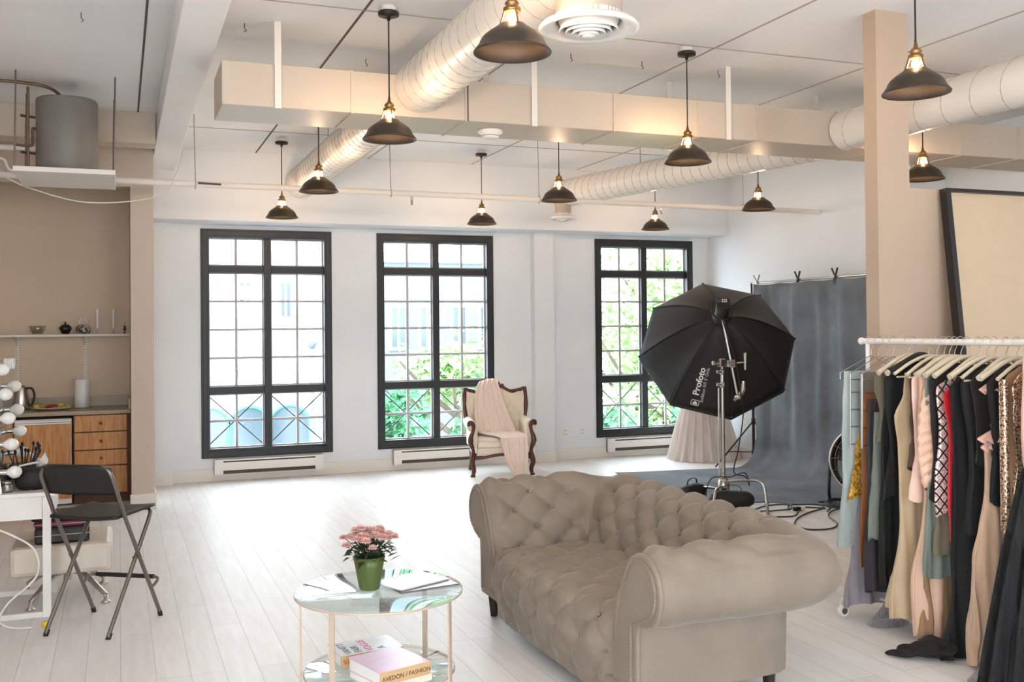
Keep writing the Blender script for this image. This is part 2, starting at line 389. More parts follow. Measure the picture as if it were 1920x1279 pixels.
# pipe penetration / little wires on the ceiling line
# ------------------------------------------------------------------ windows
def window(i, x0, x1):
    root = thing('window_%d' % i, None, None, ((x0+x1)/2, YW, WZ0), kind='structure')
    del_ = root
    z0, z1 = WZ0, WZ1; H_ = z1-z0; fw_ = .085; mc = (x0+x1)/2; yf, yb_ = YW-.018, YW+.12
    zt1 = z1-.094-.300; zt0 = zt1-.080; zb1 = zt0-1.242; zb0 = zb1-.082
    f = MB(); f.bx(x0, x0+fw_, yf, yb_, z0, z1); f.bx(x1-fw_, x1, yf, yb_, z0, z1); f.bx(x0+fw_, x1-fw_, yf, yb_, z1-.094, z1); f.bx(x0+fw_, x1-fw_, yf, yb_, z0, z0+.100)
    f.bx(x0+.02, x0+fw_-.02, yf-.008, yf, z0+.02, z1-.02); f.bx(x1-fw_+.02, x1-.02, yf-.008, yf, z0+.02, z1-.02)
    f.bx(x0+fw_-.02, x1-fw_+.02, yf-.008, yf, z1-.074, z1-.02); f.bx(x0+fw_-.02, x1-fw_+.02, yf-.008, yf, z0+.02, z0+.078)
    f.build('casing', M['frame'], root, True, bevel=.003)
    MB().bx(mc-.040, mc+.040, YW+.01, yb_, z0+.1, z1-.094).build('mullion', M['frame'], root, True, bevel=.004)
    for za, zb_ in ((zt0, zt1), (zb0, zb1)):
        for xa, xb in ((x0+fw_, mc-.040), (mc+.040, x1-fw_)):
            MB().bx(xa, xb, YW+.012, yb_, za, zb_).build('transom', M['frame'], root, True, bevel=.004)
    for xa, xb in ((x0+fw_, mc-.040), (mc+.040, x1-fw_)):
        for za, zb_, nr in ((zt1, z1-.094, 1), (zb1, zt0, 4), (z0+.1, zb0, 2)):
            s = MB(); t = .014; ya, yc = YW+.062, YW+.088
            s.bx(xa, xa+t, ya, yc, za, zb_); s.bx(xb-t, xb, ya, yc, za, zb_); s.bx(xa+t, xb-t, ya, yc, za, za+t); s.bx(xa+t, xb-t, ya, yc, zb_-t, zb_)
            mx_ = (xa+xb)/2; s.bx(mx_-.014, mx_+.014, ya+.004, yc-.004, za+t, zb_-t)
            for k in range(1, nr):
                z = za+(zb_-za)*k/nr
                s.bx(xa+t, mx_-.0145, ya+.004, yc-.004, z-.013, z+.013); s.bx(mx_+.0145, xb-t, ya+.004, yc-.004, z-.013, z+.013)
            sash = s.build('sash', M['muntin'], root, True)
            MB().bx(xa+t*.5, xb-t*.5, YW+.074, YW+.077, za+t*.5, zb_-t*.5).build('pane', M['pane'], sash, True)
        # crossed bars of the outer guard rail
        za, zb_ = z0+.12, zb0-.02; yy = YW+.17
        r = MB(); r.tube([(xa, yy, za), (xb, yy, zb_)], .008, 6); r.tube([(xa, yy+.012, zb_), (xb, yy+.012, za)], .008, 6)
        r.build('guard_rail', M['frame'], root, True)
for i, (a, c) in enumerate(WX): window(i+1, a, c)

# ------------------------------------------------------------------ baseboard heaters, outlets
def heater(x0, x1, label):
    t = thing('baseboard_heater', label, 'heater', ((x0+x1)/2, YW-.035, .07), group=None)
    y0, y1 = YW-.078, YW-.016
    b = MB().bx(x0, x1, y1-.02, y1, .07, .235); b.bx(x0, x1, y0, y1, .220, .235); b.bx(x0+.09, x1-.09, y0, y0+.006, .118, .205); b.bx(x0, x1, y0+.01, y1, .07, .078)
    b.bx(x0, x0+.09, y0-.001, y1, .07, .22); b.bx(x1-.09, x1, y0-.001, y1, .07, .22)
    b.build('housing', M['white'], t, True)
    MB().bx(x0+.09, x1-.09, y0+.02, y1-.021, .08, .219).build('vent_slot', M['seam'], t, True)
heater(.95, 2.12, 'white baseboard heater below the leftmost window'); heater(2.93, 4.1, 'white baseboard heater below the middle window, partly behind the armchair')
heater(5.67, 6.85, 'white baseboard heater below the right window, beside the tulle skirt')
for x, lab in ((5.116, 'white wall outlet nearest the middle pilaster'), (5.347, 'white wall outlet nearest the right window')):
    t = thing('wall_outlet', lab, 'outlet', (x, YW, .335))
    MB().bx(x-.036, x+.036, YW-.006, YW-.0005, .275, .395).build('cover_plate', M['white'], t, True, bevel=.002)
    b = MB()
    for z in (.312, .358):
        b.bx(x-.016, x-.011, YW-.0075, YW-.0055, z-.008, z+.008); b.bx(x+.009, x+.014, YW-.0075, YW-.0055, z-.008, z+.008)
    b.build('socket_slot', M['seam'], t, True)

# ------------------------------------------------------------------ air ducts
t = thing('rectangular_air_duct', 'long cream painted rectangular air duct crossing the room under the ceiling', 'duct', (3.8, 6.45, 3.1))
MB().bx(.576, XN-.01, 6.20, 6.71, 2.977, 3.240).build('duct_body', M['ductband'], t, True, bevel=.004)
for x in (1.36, 2.11, 3.19, 3.86, 4.36, 5.5, 6.3, 6.9):
    b = MB(); b.bx(x-.007, x+.007, 6.194, 6.20, 2.975, 3.242); b.bx(x-.007, x+.007, 6.194, 6.715, 2.971, 2.977); b.build('seam_strip', M['ductband'], t, True)
b = MB(); b.bx(2.122, 2.127, 6.193, 6.20, 2.977, 3.240); b.build('dark_joint', M['seam'], t, True)
for x, y in ((.905, 6.188), (2.59, 6.188), (4.11, 6.188), (3.93, 6.72), (2.44, 6.72), (5.3, 6.72)):
    MB().bx(x-.02, x+.02, y-.003, y+.003, 2.97, ZC-.0005).build('hanger_strap', M['duct'], t, True)
def round_duct(label, p0, p1, r, step, mat='duct', gap=None):
    p0, p1 = Vector(p0), Vector(p1); t = thing('round_air_duct', label, 'duct', tuple((p0+p1)/2), group=None)
    MB().tube([p0, p1], r, 40).build('duct_tube', M[mat], t, True)
    d = (p1-p0); L_ = d.length; d.normalize(); s_ = d.cross(Vector((0, 0, 1))).normalized(); u_ = s_.cross(d)
    N = int(L_/step); pts = []
    for k in range(N*16+1):
        a = k/16*2*PI; pts.append(p0+d*(step*k/16)+(s_*math.cos(a)+u_*math.sin(a))*(r+.001))
    MB().tube(pts, .0032, 5).build('spiral_seam', M['seam2'], t, True)
    for k in (.3, .62):
        q = p0+d*L_*k; MB().cyl(q+Vector((0, 0, r)), (q.x, q.y, ZC-.0005), .006, n=6).build('hanger_rod', M['steel'], t, True)
    return t
round_duct('white round spiral air duct at left, running from above the camera to the windows', (1.80, .0, 3.17), (1.80, 6.19, 3.17), .165, .135)
round_duct('white round spiral air duct section behind the rectangular duct at left', (1.80, 6.72, 3.18), (1.77, 10.6, 3.16), .155, .12)
round_duct('white round spiral air duct at right, passing above the pillar', (5.15, 1.6, 3.10), (5.15, 6.19, 3.10), .150, .24)
round_duct('white round spiral air duct section angled behind the rectangular duct at right', (5.33, 6.72, 3.12), (4.62, 10.3, 3.12), .150, .12)
def diffuser(c, R_, neck_top, label, rings=4):
    t = thing('round_air_diffuser', label, 'air vent', c); x, y, z = c
    MB().lathe([(R_*.66, neck_top-z), (R_*.66, .03), (R_*.72, .02)], c, 40).build('neck', M['ductband'], t, True)
    MB().lathe([(R_*.70, .03), (R_*.93, .022), (R_, .004), (R_*.985, -.006), (R_*.90, -.004), (R_*.74, .010), (R_*.66, .03), (R_*.66, .06)], c, 48).build('flange', M['white'], t, True)
    b = MB()
    for k in range(rings):
        r = R_*(.60-.13*k); zz = -.012-.006*k
        b.lathe([(r, zz+.045), (r*.93, zz+.02), (r, zz), (r*.985, zz-.003), (r*.90, zz+.018), (r*.94, zz+.045), (r, zz+.045)], c, 40)
    b.build('ring_louver', M['white'], t, True)
    MB().lathe([(.001, -.036), (R_*.13, -.034), (R_*.17, -.02), (R_*.12, .02), (.001, .02)], c, 24).build('center_cone', M['white'], t, True)
    MB().lathe([(.001, .055), (R_*.655, .055)], c, 32).build('throat_shade', M['black'], t, True)  # black disc painted in as the shade between the louver rings
diffuser((1.87, 3.86, 2.895), .215, 3.09, 'large round white ceiling air diffuser at the top of the photo')
diffuser((4.60, 10.2, 2.835), .14, 3.10, 'small round white air diffuser hanging in front of the soffit above the middle pilaster')
t = thing('smoke_detector', 'white round smoke detector under the rectangular duct', 'smoke detector', (2.37, 6.45, 2.97))
MB().lathe([(.001, 0), (.085, 0), (.085, -.018), (.06, -.03), (.058, -.05), (.04, -.058), (.001, -.058)], (2.37, 6.45, 2.9765), 28).build('detector_body', M['white'], t, True)
MB().lathe([(.0591, -.034), (.0605, -.038), (.0591, -.042)], (2.37, 6.45, 2.9765), 28).build('vent_ring', M['seam2'], t, True)
# sprinkler pipe
t = thing('sprinkler_pipe', 'long white sprinkler pipe running level in front of the soffit', 'pipe', (3, 9.08, 2.88))
MB().tube([(XL+.01, 9.08, 2.925), (.6, 9.08, 2.895), (XR-.002, 9.08, 2.872)], .027, 14).build('pipe_run', M['trim'], t, True)
MB().cyl((.64, 9.045, 2.90), (.83, 9.045, 2.895), .009, n=8).build('clamp_rod', M['seam'], t, True)
for x in (.62, 2.35, 3.84, 6.2):
    b = MB(); b.cyl((x, 9.08, 2.9), (x-.01, 9.08, ZC-.001), .0045, n=6); b.tube(arc((x, 9.08, 2.885), .034, 0, 2*PI, 16, 'yz')[:-1], .004, 6, True); b.build('pipe_hanger', M['seam2'], t, True)
for x in (2.35, 5.0):
    MB().lathe([(.001, -.075), (.016, -.075), (.010, -.06), (.012, -.03), (.012, 0)], (x+.2, 9.08, 2.86), 12).build('sprinkler_head', M['steel'], t, True)

# ------------------------------------------------------------------ water tank on its hung tray
t = thing('hanging_platform', 'white tray hung on metal rods from the ceiling at upper left', 'platform', (-.355, 8.35, 2.80))
MB().bx(-.70, -.02, 7.93, 8.76, 2.775, 2.812).build('tray', M['trim'], t, True, bevel=.004)
for x, y in ((-.69, 7.95), (-.03, 7.95), (-.68, 8.72), (-.04, 8.72)):
    MB().cyl((x, y, 2.79), (x+.01, y, ZC-.0005), .006, n=8).build('hanger_rod', M['tube'], t, True)
b = MB(); b.tube([(-.69, 7.94, 2.80), (-.03, 7.94, 2.80)], .010, 8); b.tube([(-.03, 7.94, 2.80), (-.03, 8.74, 2.795)], .010, 8); b.build('edge_rail', M['tube'], t, True)
t = thing('water_tank', 'grey cylindrical water tank standing on the hung tray', 'water heater', (-.36, 8.3, 2.813))
MB().lathe([(.001, .003), (.212, .003), (.217, .012), (.217, .552), (.210, .565), (.06, .575), (.001, .577)], (-.36, 8.3, 2.81), 48).build('tank_body', M['tank'], t, True)
MB().tube(smooth_path([(-.40, 8.3, 3.375), (-.42, 8.26, 3.42), (-.52, 8.2, 3.455), (-.75, 8.15, 3.46), (-1.1, 8.1, 3.44)]), .012, 8).build('supply_hose', M['copper'], t, True)
b = MB(); b.tube([(-.578, 8.28, 3.23), (-.67, 8.22, 3.23)], .010, 8); b.tube([(-.62, 8.2, 3.44), (-.62, 8.2, 2.815)], .010, 8); b.tube([(-.578, 8.28, 2.96), (-.67, 8.22, 2.96)], .010, 8)
b.tube(smooth_path([(-.578, 8.25, 3.14), (-.59, 8.22, 3.13), (-.59, 8.2, 3.02), (-.62, 8.18, 3.0), (-.70, 8.15, 3.0)]), .011, 8); b.build('side_piping', M['copper'], t, True)
# conduits and cable over the kitchenette
t = thing('wall_pipework', 'white painted pipes and valve climbing the wall at the far left', 'pipe', (-.9, 9.05, 3.0))
b = MB(); b.tube([(-.98, 9.05, 2.95), (-.98, 9.05, 3.49)], .02, 10); b.tube([(-1.3, 9.02, 3.12), (-.55, 9.02, 3.12)], .022, 10); b.tube(smooth_path([(-1.0, 9.04, 3.03), (-.86, 9.0, 3.02), (-.80, 9.0, 2.93), (-.55, 9.0, 2.91)]), .012, 8); b.tube([(-1.5, 9.05, 3.40), (-.98, 9.05, 3.36)], .018, 8)
b.build('pipe_run', M['trim'], t, True)
MB().lathe([(.001, -.03), (.03, -.03), (.03, .03), (.001, .03)], (-1.04, 9.0, 3.36), 12).build('valve', M['copper'], t, True)
cb = MB().tube(smooth_path([(-1.6, 9.0, 2.97), (-1.0, 8.95, 2.93), (-.7, 8.95, 2.80), (-.3, 9.0, 2.70), (.1, 9.02, 2.72), (.36, 9.04, 2.80), (.47, 9.06, 2.98), (.53, 9.3, 3.2), (.532, 9.5, 3.3)]), .0055, 6).build('white_cable', M['trim'])
tag(cb, 'thin white cable drooping along the wall above the kitchenette', 'cable')

# ================================================================== OUTSIDE
ST = -4.0
struct('ground', MB().bx(-20, 45, YW+1.5, 60, ST-.2, ST), M['street'])
def rects_building(name, label, x0, x1, y, z1, mat, wins, arches=()):
    t = thing(name, label, 'building', ((x0+x1)/2, y, ST))
    MB().bx(x0, x1, y, y+6, ST, z1).build('wall', M[mat], t, True)
    MB().bx(x0-.1, x1+.1, y-.15, y+6.1, z1, z1+.25).build('cornice', M['bldg'], t, True)
    for (a, c, d, e) in wins:
        f = MB(); w = .08; f.bx(a, c, y-.06, y-.001, d, d+w); f.bx(a, c, y-.06, y-.001, e-w, e); f.bx(a, a+w, y-.06, y-.001, d+w, e-w); f.bx(c-w, c, y-.06, y-.001, d+w, e-w); f.bx((a+c)/2-.03, (a+c)/2+.03, y-.05, y-.001, d+w, e-w)
        f = f.build('window_frame', M['bldg'], t, True); MB().bx(a+w, c-w, y-.03, y-.002, d+w, e-w).build('pane', M['dglass'], f, True)
    for (cx, r, zs, zb) in arches:
        pts = [(cx-r, y-.04, zb)]+[(cx+r*math.cos(PI-a*PI/16), y-.04, zs+r*math.sin(PI-a*PI/16)) for a in range(17)]+[(cx+r, y-.04, zb)]
        f = MB().tube(pts, .045, 6).build('arch_frame', M['teal'], t, True)
        poly = [(p[0], p[2]) for p in pts]
        MB().prism(poly, Matrix(((1, 0, 0, 0), (0, 0, 1, y-.03), (0, 1, 0, 0), (0, 0, 0, 1))), .028).build('arch_glass', M['dglass'], f, True)
    return t
wt = rects_building('white_building', 'white building with arched openings across the street, seen through the leftmost window', -3.0, 5.6, 26, 7.5, 'bldg',
    [(2.75, 3.15, 1.9, 2.9), (3.75, 4.15, 1.9, 2.9)], [(2.05, .52, -.80, -3.6), (3.05, .52, -.80, -3.6), (4.02, .52, -.80, -3.6)])
MB().bx(2.25, 3.2, 25.9, 25.99, .48, .78).build('sign_band', M['bldg2'], wt, True)
rects_building('grey_building', 'pale grey clad building with upper windows, seen through the middle window', 6.0, 11.2, 24.5, 3.3, 'bldg2',
    [(6.25, 6.75, 1.1, 2.25), (7.0, 7.5, 1.1, 2.25), (7.85, 8.35, 1.1, 2.25), (8.6, 9.1, 1.1, 2.25), (9.4, 9.9, 1.1, 2.25)])
t = thing('street_lamp', 'tall grey street lamp post outside the leftmost window', 'street lamp', (4.15, 23.4, ST))
MB().tube([(4.15, 23.4, ST), (4.15, 23.4, ST+.8), (4.15, 23.4, 1.2)], [.14, .07, .05], 10).build('post', M['bldg2'], t, True)
MB().lathe([(.001, 0), (.06, 0), (.14, .12), (.16, .18), (.10, .26), (.001, .3)], (4.15, 23.4, 1.2), 12).build('lantern', M['bldg2'], t, True)

def crown(c, rad, n, size, seed, blobs=14, squash=.8):
    rnd = random.Random(seed); b = MB(); cs = []
    for k in range(blobs):
        v = Vector((rnd.gauss(0, 1), rnd.gauss(0, 1), rnd.gauss(0, 1))).normalized()*(rnd.random()**.5)*.72
        cs.append((Vector((v.x*rad[0], v.y*rad[1], v.z*rad[2])), .30+.25*rnd.random()))
    for k in range(n):
        bc, br = cs[k % blobs]; v = Vector((rnd.gauss(0, 1), rnd.gauss(0, 1), rnd.gauss(0, 1))).normalized()*(.6+.4*rnd.random())*br
        p = Vector(c)+bc+Vector((v.x*rad[0], v.y*rad[1], v.z*rad[2]))
        a = Vector((rnd.gauss(0, 1), rnd.gauss(0, 1), rnd.gauss(0, .6))).normalized(); q = a.cross(Vector((rnd.gauss(0, 1), rnd.gauss(0, 1), rnd.gauss(0, 1)))).normalized()
        s = size*(.6+.8*rnd.random()); b.add([p-a*s, p+q*s*.45, p+a*s, p-q*s*.45], [(0, 1, 2, 3)])
    return b
def tree(name, label, x, y, z0, h, rad, n, size, mat, seed, cat='tree'):
    t = thing(name, label, cat, (x, y, z0)); zc = z0+h-rad[2]
    crown((x, y, zc), rad, n, size, seed).build('crown', M[mat], t, True)
    rnd = random.Random(seed+1); b = MB(); b.tube([(x, y, z0), (x+.05, y, (z0+zc)/2), (x-.05, y, zc+rad[2]*.4)], [.16, .12, .03], 8)
    for k in range(7):
        a = rnd.random()*2*PI; zz = z0+(zc-z0)*(.55+.4*rnd.random()); b.tube(smooth_path([(x, y, zz), (x+math.cos(a)*rad[0]*.4, y+math.sin(a)*rad[1]*.4, zz+.6), (x+math.cos(a)*rad[0]*.8, y+math.sin(a)*rad[1]*.8, zz+.9+rad[2]*.3)], 3), [.06]*3+[.04]*3+[.015], 6)
    b.build('trunk', M['bark'], t, True)
tree('leafy_tree', 'large bright green tree filling the right window', 11.4, 19.5, ST, 8.8, (2.6, 2.2, 3.4), 5200, .13, 'leafA', 3)
tree('leafy_tree', 'slimmer bright green tree behind the others at the right window edge', 15.6, 26.0, ST, 9.8, (2.5, 2.0, 3.6), 3600, .15, 'leafA', 5)
tree('leafy_tree', 'small pale tree in front of the grey building in the middle window', 6.9, 21.0, ST, 5.9, (1.85, 1.3, 1.3), 2200, .10, 'leafA', 8)
tree('green_shrub', 'dense green shrub below the middle window, left half', 4.45, 17.6, ST, 4.85, (1.0, .9, 1.9), 3600, .09, 'leafB', 11, 'shrub')
tree('green_shrub', 'dense green shrub below the middle window, right half', 6.5, 17.8, ST, 4.8, (1.0, .9, 1.9), 3600, .09, 'leafB', 12, 'shrub')
tree('green_shrub', 'dense green shrub low in the right window, left half', 8.15, 16.4, ST, 4.85, (.85, .8, 1.9), 3200, .09, 'leafB', 13, 'shrub')
tree('green_shrub', 'dense green shrub low in the right window, right half', 9.9, 16.7, ST, 4.75, (.85, .8, 1.9), 3000, .09, 'leafB', 14, 'shrub')

# ================================================================== PENDANT LAMPS
def pendant(x, y, zr, label, group=None):
    t = thing('pendant_lamp', label, 'pendant lamp', (x, y, zr), group=group)
    c = (x, y, 0)
    MB().lathe([(.001, ZC-.0005), (.045, ZC-.0005), (.045, ZC-.035), (.001, ZC-.035)], c, 20).build('junction_box', M['white'], t, True)
    MB().lathe([(.001, ZC-.036), (.06, ZC-.036), (.062, ZC-.042), (.060, ZC-.058), (.012, ZC-.060), (.010, ZC-.085), (.001, ZC-.085)], c, 28).build('canopy', M['black'], t, True)
    MB().cyl((x, y, ZC-.084), (x, y, zr+.245), .0045, n=6).build('cord', M['cord'], t, True)
    MB().lathe([(.001, zr+.25), (.006, zr+.25), (.010, zr+.225), (.012, zr+.22), (.022, zr+.212), (.030, zr+.200), (.026, zr+.196), (.024, zr+.186), (.030, zr+.182), (.030, zr+.176), (.001, zr+.174)], c, 20).build('socket', M['brass'], t, True)
    b = MB()
    for k in range(3):
        a = k*2*PI/3+.6; r = MB()
        P = [(.030, .182), (.033, .165), (.041, .138), (.050, .113)]
        b.tube([(x+p*math.cos(a), y+p*math.sin(a), zr+q) for p, q in P], .0075, 6, flat=.5)
    b.lathe([(.028, zr+.186), (.036, zr+.182), (.036, zr+.170), (.031, zr+.166)], c, 20); b.build('neck_cage', M['brass'], t, True)
    b = MB().lathe([(.045, .120), (.050, .118), (.066, .104), (.092, .087), (.116, .068), (.129, .050), (.135, .034), (.149, .015), (.157, .005), (.156, 0), (.150, .003), (.132, .032), (.126, .048), (.113, .065), (.090, .083), (.064, .099), (.048, .113), (.045, .120)], (x, y, zr), 48)
    b.build('shade', M['bronze'], t, True)
    MB().sphere((x, y, zr+.137), .020, 12, (1, 1, 1.35)).build('bulb', M['bulb'], t, True)
LAMPS = [(1.47, 3.735, 'bronze pendant lamp nearest the camera, at the top centre of the photo'),
 (1.465, 5.68, 'bronze pendant lamp in front of the left round duct, glowing on the rectangular duct'),
 (1.484, 8.0, 'bronze pendant lamp just behind the rectangular duct at left, before the left window'),
 (1.485, 9.95, 'bronze pendant lamp hanging above the leftmost window'),
 (3.54, 3.75, 'large bronze pendant lamp in front of the right pillar, at top right'),
 (3.56, 5.85, 'bronze pendant lamp glowing on the right part of the rectangular duct'),
 (3.55, 7.95, 'bronze pendant lamp above the armchair side, beside the small air diffuser'),
 (3.56, 9.97, 'bronze pendant lamp hanging above the right side of the middle window'),
 (5.69, 5.97, 'bronze pendant lamp partly hidden by the right pillar'),
 (5.645, 8.02, 'bronze pendant lamp before the bare wall right of the windows'),
 (5.64, 9.98, 'bronze pendant lamp hanging above the right window')]
for x, y, lb in LAMPS: pendant(x, y, 2.72, lb)
for x, y in ((1.47, 1.6), (3.54, 1.6), (-.6, 2.6)):  # extra unseen lamps, added to give the near room warm light
    pendant(x, y, 2.72, 'bronze pendant lamp added for fill light, out of sight behind or beside the camera', 'pendant lamps added out of the picture')

# ================================================================== SOFA
def tuft(u, v, a, b_, p=.9):
    s = (u/a+v/b_)/2; q = (u/a-v/b_)/2
    h = (abs(math.sin(PI*s))*abs(math.sin(PI*q)))**p
    ds = s-round(s); dq = q-round(q); g = math.exp(-(ds*ds+dq*dq)/.018)
    return h-.75*g
sofa = thing('chesterfield_sofa', 'taupe velvet tufted sofa with rolled arms on dark legs', 'sofa', (2.3, 4.5, 0))
XF_, YN, YF, XBK = 1.93, 3.79, 5.22, 2.49
# plan line of the inner face, with rounded corners
def plan(s):
    """s in metres along the U; returns point, outward normal"""
    r = .07; a1 = (XBK-r)-XF_; q = r*PI/2; L2 = (YF-r)-(YN+r)
    if s < a1: return Vector((XF_+s, YN, 0)), Vector((0, -1, 0))
    s -= a1
    if s < q: th = s/r; return Vector((XBK-r+r*math.sin(th), YN+r-r*math.cos(th), 0)), Vector((math.sin(th), -math.cos(th), 0))
    s -= q
    if s < L2: return Vector((XBK, YN+r+s, 0)), Vector((1, 0, 0))
    s -= L2
    if s < q: th = s/r; return Vector((XBK-r+r*math.cos(th), YF-r+r*math.sin(th), 0)), Vector((math.cos(th), math.sin(th), 0))
    s -= q
    return Vector((XBK-r-s, YF, 0)), Vector((0, 1, 0))
RR = .07
def squarer(N_): return 1/((abs(N_.x)**5+abs(N_.y)**5)**.2)
SA = XBK-RR-XF_; SB = SA+RR*PI/2; SC = SB+(YF-YN-2*RR); SD = SC+RR*PI/2; SE = SD+SA
# profile: (offset, height) from the seat up the inner face, over the roll, down the outer body
prof = [(0, .33), (.012, .40), (.03, .46), (.055, .52), (.085, .575), (.115, .625)]
pc, pr = (.262, .580), .148
for k in range(1, 17):
    a = math.radians(155-k*15.5); prof.append((pc[0]+pr*math.cos(a), pc[1]+pr*math.sin(a)))
prof += [(.232, .435), (.222, .40), (.218, .30), (.216, .15)]
PV = [Vector((o, z)) for o, z in prof]; PL = [0]
for i in range(1, len(PV)): PL.append(PL[-1]+(PV[i]-PV[i-1]).length)
PT = PL[-1]
def profile(v):
    d = v*PT
    for i in range(1, len(PL)):
        if d <= PL[i]+1e-9:
            t = (d-PL[i-1])/(PL[i]-PL[i-1]); p = PV[i-1].lerp(PV[i], t); e = (PV[i]-PV[i-1]).normalized(); return p, Vector((-e.y, e.x)), d
    return PV[-1], Vector((1, 0)), PT
def warp(s):      # arc-length used for the buttons, so that lattice rows meet the corners
    return s
def body(s0, s1, fade0, fade1, amp=.034, arm=False):
    n = int((s1-s0)/.011); m = 150
    def fn(u, v):
        s = s0+(s1-s0)*u; P, N_ = plan(s); p, nn, d = profile(v)
        ft = 1.0
        if d > .54: ft = max(0, 1-(d-.54)/.10)
        A = amp*ft
        uu = (s-SA-.02) if arm is False else (s-.02 if s < SA+.1 else SE-s-.02)
        sm = min(1, min(abs(s-SEAM0), abs(s-SEAM1))/.035); sm = sm*sm*(3-2*sm); k = (tuft(uu+.10, d-.075, .115, .105)+.35)*A*sm
        wr = noise.noise(Vector((s*26, d*6, 1.3)))*.0022*ft + noise.noise(Vector((s*9, d*9, 5.3)))*.004
        q = k+wr
        # flatten towards the free front edge
        for fe in ((s-s0) if fade0 else 9, (s1-s) if fade1 else 9):
            if fe < .05: q = q*(fe/.05)-.010*(1-fe/.05)
        return P+N_*((p.x+nn.x*q)*squarer(N_))+Vector((0, 0, p.y+nn.y*q))
    return MB().grid(fn, n, m)
SEAM0, SEAM1 = SA+.055, SD-.055
body(0, SA+.055, True, False, .022, True).build('near_arm', M['velvet'], sofa, True)
body(SA+.055, SD-.055, False, False).build('backrest', M['velvet'], sofa, True)
body(SD-.055, SE, False, True, .032, True).build('far_arm', M['velvet'], sofa, True)
# buttons
def btn(b, s, d):
    P, N_ = plan(s); p, nn, _ = profile(d/PT); q = P+N_*(p.x)+Vector((0, 0, p.y)); b.sphere(q, .011, 8, (1, 1, 1))
class BL:
    def __init__(s): s.c = []
    def sphere(s, q, r, n, sz=None): s.c.append((Vector(q), r)); return s
bb = BL()
uu0 = SA+.02-.10
for i in range(0, 40):
    for j in range(0, 7):
        if (i+j) % 2: continue
        s = uu0+.115*i; d = .075+.105*j
        if SB-.02 < s < SC+.02 and d < .50: btn(bb, s, d)
for i in range(0, 6):
    for j in range(0, 7):
        if (i+j) % 2: continue
        d = .075+.105*j
        for s in (-.10+.02+.115*i, SE-.02+.10-.115*i):
            if (.05 < s < SA or SD < s < SE-.05) and d < .45: btn(bb, s, d)
# arm fronts: a padded facing with a piping line and nail row
for side, nm in ((1, 'near_arm_facing'), (-1, 'far_arm_facing')):
    y0 = YN if side == 1 else YF; sg = -1 if side == 1 else 1
    poly = [(p[0]*1.0, p[1]) for p in prof]
    m4 = Matrix(((0, 0, -1, XF_+.004), (sg, 0, 0, y0), (0, 1, 0, 0), (0, 0, 0, 1)))
    poly2 = [(0.0, .15)]+poly
    MB().prism(poly2, m4, .022).build(nm, M['velvet'], sofa, True, bevel=.010)
    cx, cz = pc; ins = [(cx+(x-cx)*.80 if z > .45 else .11+(x-.11)*.62, cz+(z-cz)*.82 if z > .45 else z) for x, z in prof]
    path = [m4 @ Vector((x, z, .024)) for x, z in ins]
    MB().tube(path, .0045, 6).build('piping', M['velvet'], sofa, True)
    dp = []
    for i in range(1, len(path)):
        k = max(1, int((path[i]-path[i-1]).length/.0045))
        dp += [path[i-1].lerp(path[i], j/k)+Vector((-.004, 0, 0)) for j in range(k)]
    MB().tube(dp, [.0018+.0032*abs(math.sin(i*PI/4)) for i in range(len(dp))], 6).build('nail_trim', M['velvet'], sofa, True)
# seat: tufted deck that rolls over the front edge
SX0 = 2.56; TW = .66; DR = .31
def seat(u, v):
    y = YN-.02+(YF-YN+.04)*u; d = v*(TW+DR); rr = .07
    if d < TW-rr: x, z, nx, nz = SX0-d, .405, 0, 1
    elif d < TW-rr+rr*PI/2: th = (d-TW+rr)/rr; x, z, nx, nz = SX0-TW+rr-rr*math.sin(th), .405-rr+rr*math.cos(th), -math.sin(th), math.cos(th)
    else: x, z, nx, nz = SX0-TW, .405-rr-(d-(TW-rr+rr*PI/2)), -1, 0
    h = tuft(y-YN-.02, d-.02, .118, .125, .85)
    bot = max(0, min(1, (TW+DR-d)/.10)); A = .027*(.3+.7*bot)
    crown_ = .018*math.sin(PI*min(1, max(0, u)))*(1 if d < TW else .4)
    w = noise.noise(Vector((y*30, d*8, 2)))*.0022+noise.noise(Vector((y*7, d*10, 9)))*.004
    belly = .025*math.sin(PI*min(1, max(0, (d-TW+.05)/(DR))))
    e = 1-abs(2*u-1)**10; q = (h*A+w+crown_)*e; belly = belly*e+.055*(1-e)*(-1 if nx else 0)
    return Vector((x+nx*(q+belly), y, z+nz*q))
MB().grid(seat, 150, 120).build('seat_cushion', M['velvet'], sofa, True)
for i in range(0, 14):
    for j in range(0, 8):
        if (i+j) % 2: continue
        y = YN+.02+.118*i; d = .02+.125*j
        if y > YF-.03 or d < .05: continue
        rr = .07
        if d < TW-rr: q = Vector((SX0-d, y, .405))
        elif d < TW-rr+rr*PI/2: th = (d-TW+rr)/rr; q = Vector((SX0-TW+rr-rr*math.sin(th), y, .405-rr+rr*math.cos(th)))
        else: q = Vector((SX0-TW-.01, y, .405-rr-(d-(TW-rr+rr*PI/2))))
        if q.z > .19: bb.sphere(q, .010, 8)
for q, r in bb.c: MB().sphere(q, r, 8).build('tuft_button', M['velvet'], sofa, True)
MB().bx(1.90, 2.62, YN-.17, YF+.17, .135, .165).build('base_frame', M['velvet'], sofa, True, bevel=.01)
for x, y in ((1.965, 5.355), (1.965, 3.66), (2.60, 3.66), (2.60, 5.355)):
    MB().tube([(x, y, .137), (x, y, .0)], [.036, .022], 4).build('leg', M['darkleg'], sofa, True)

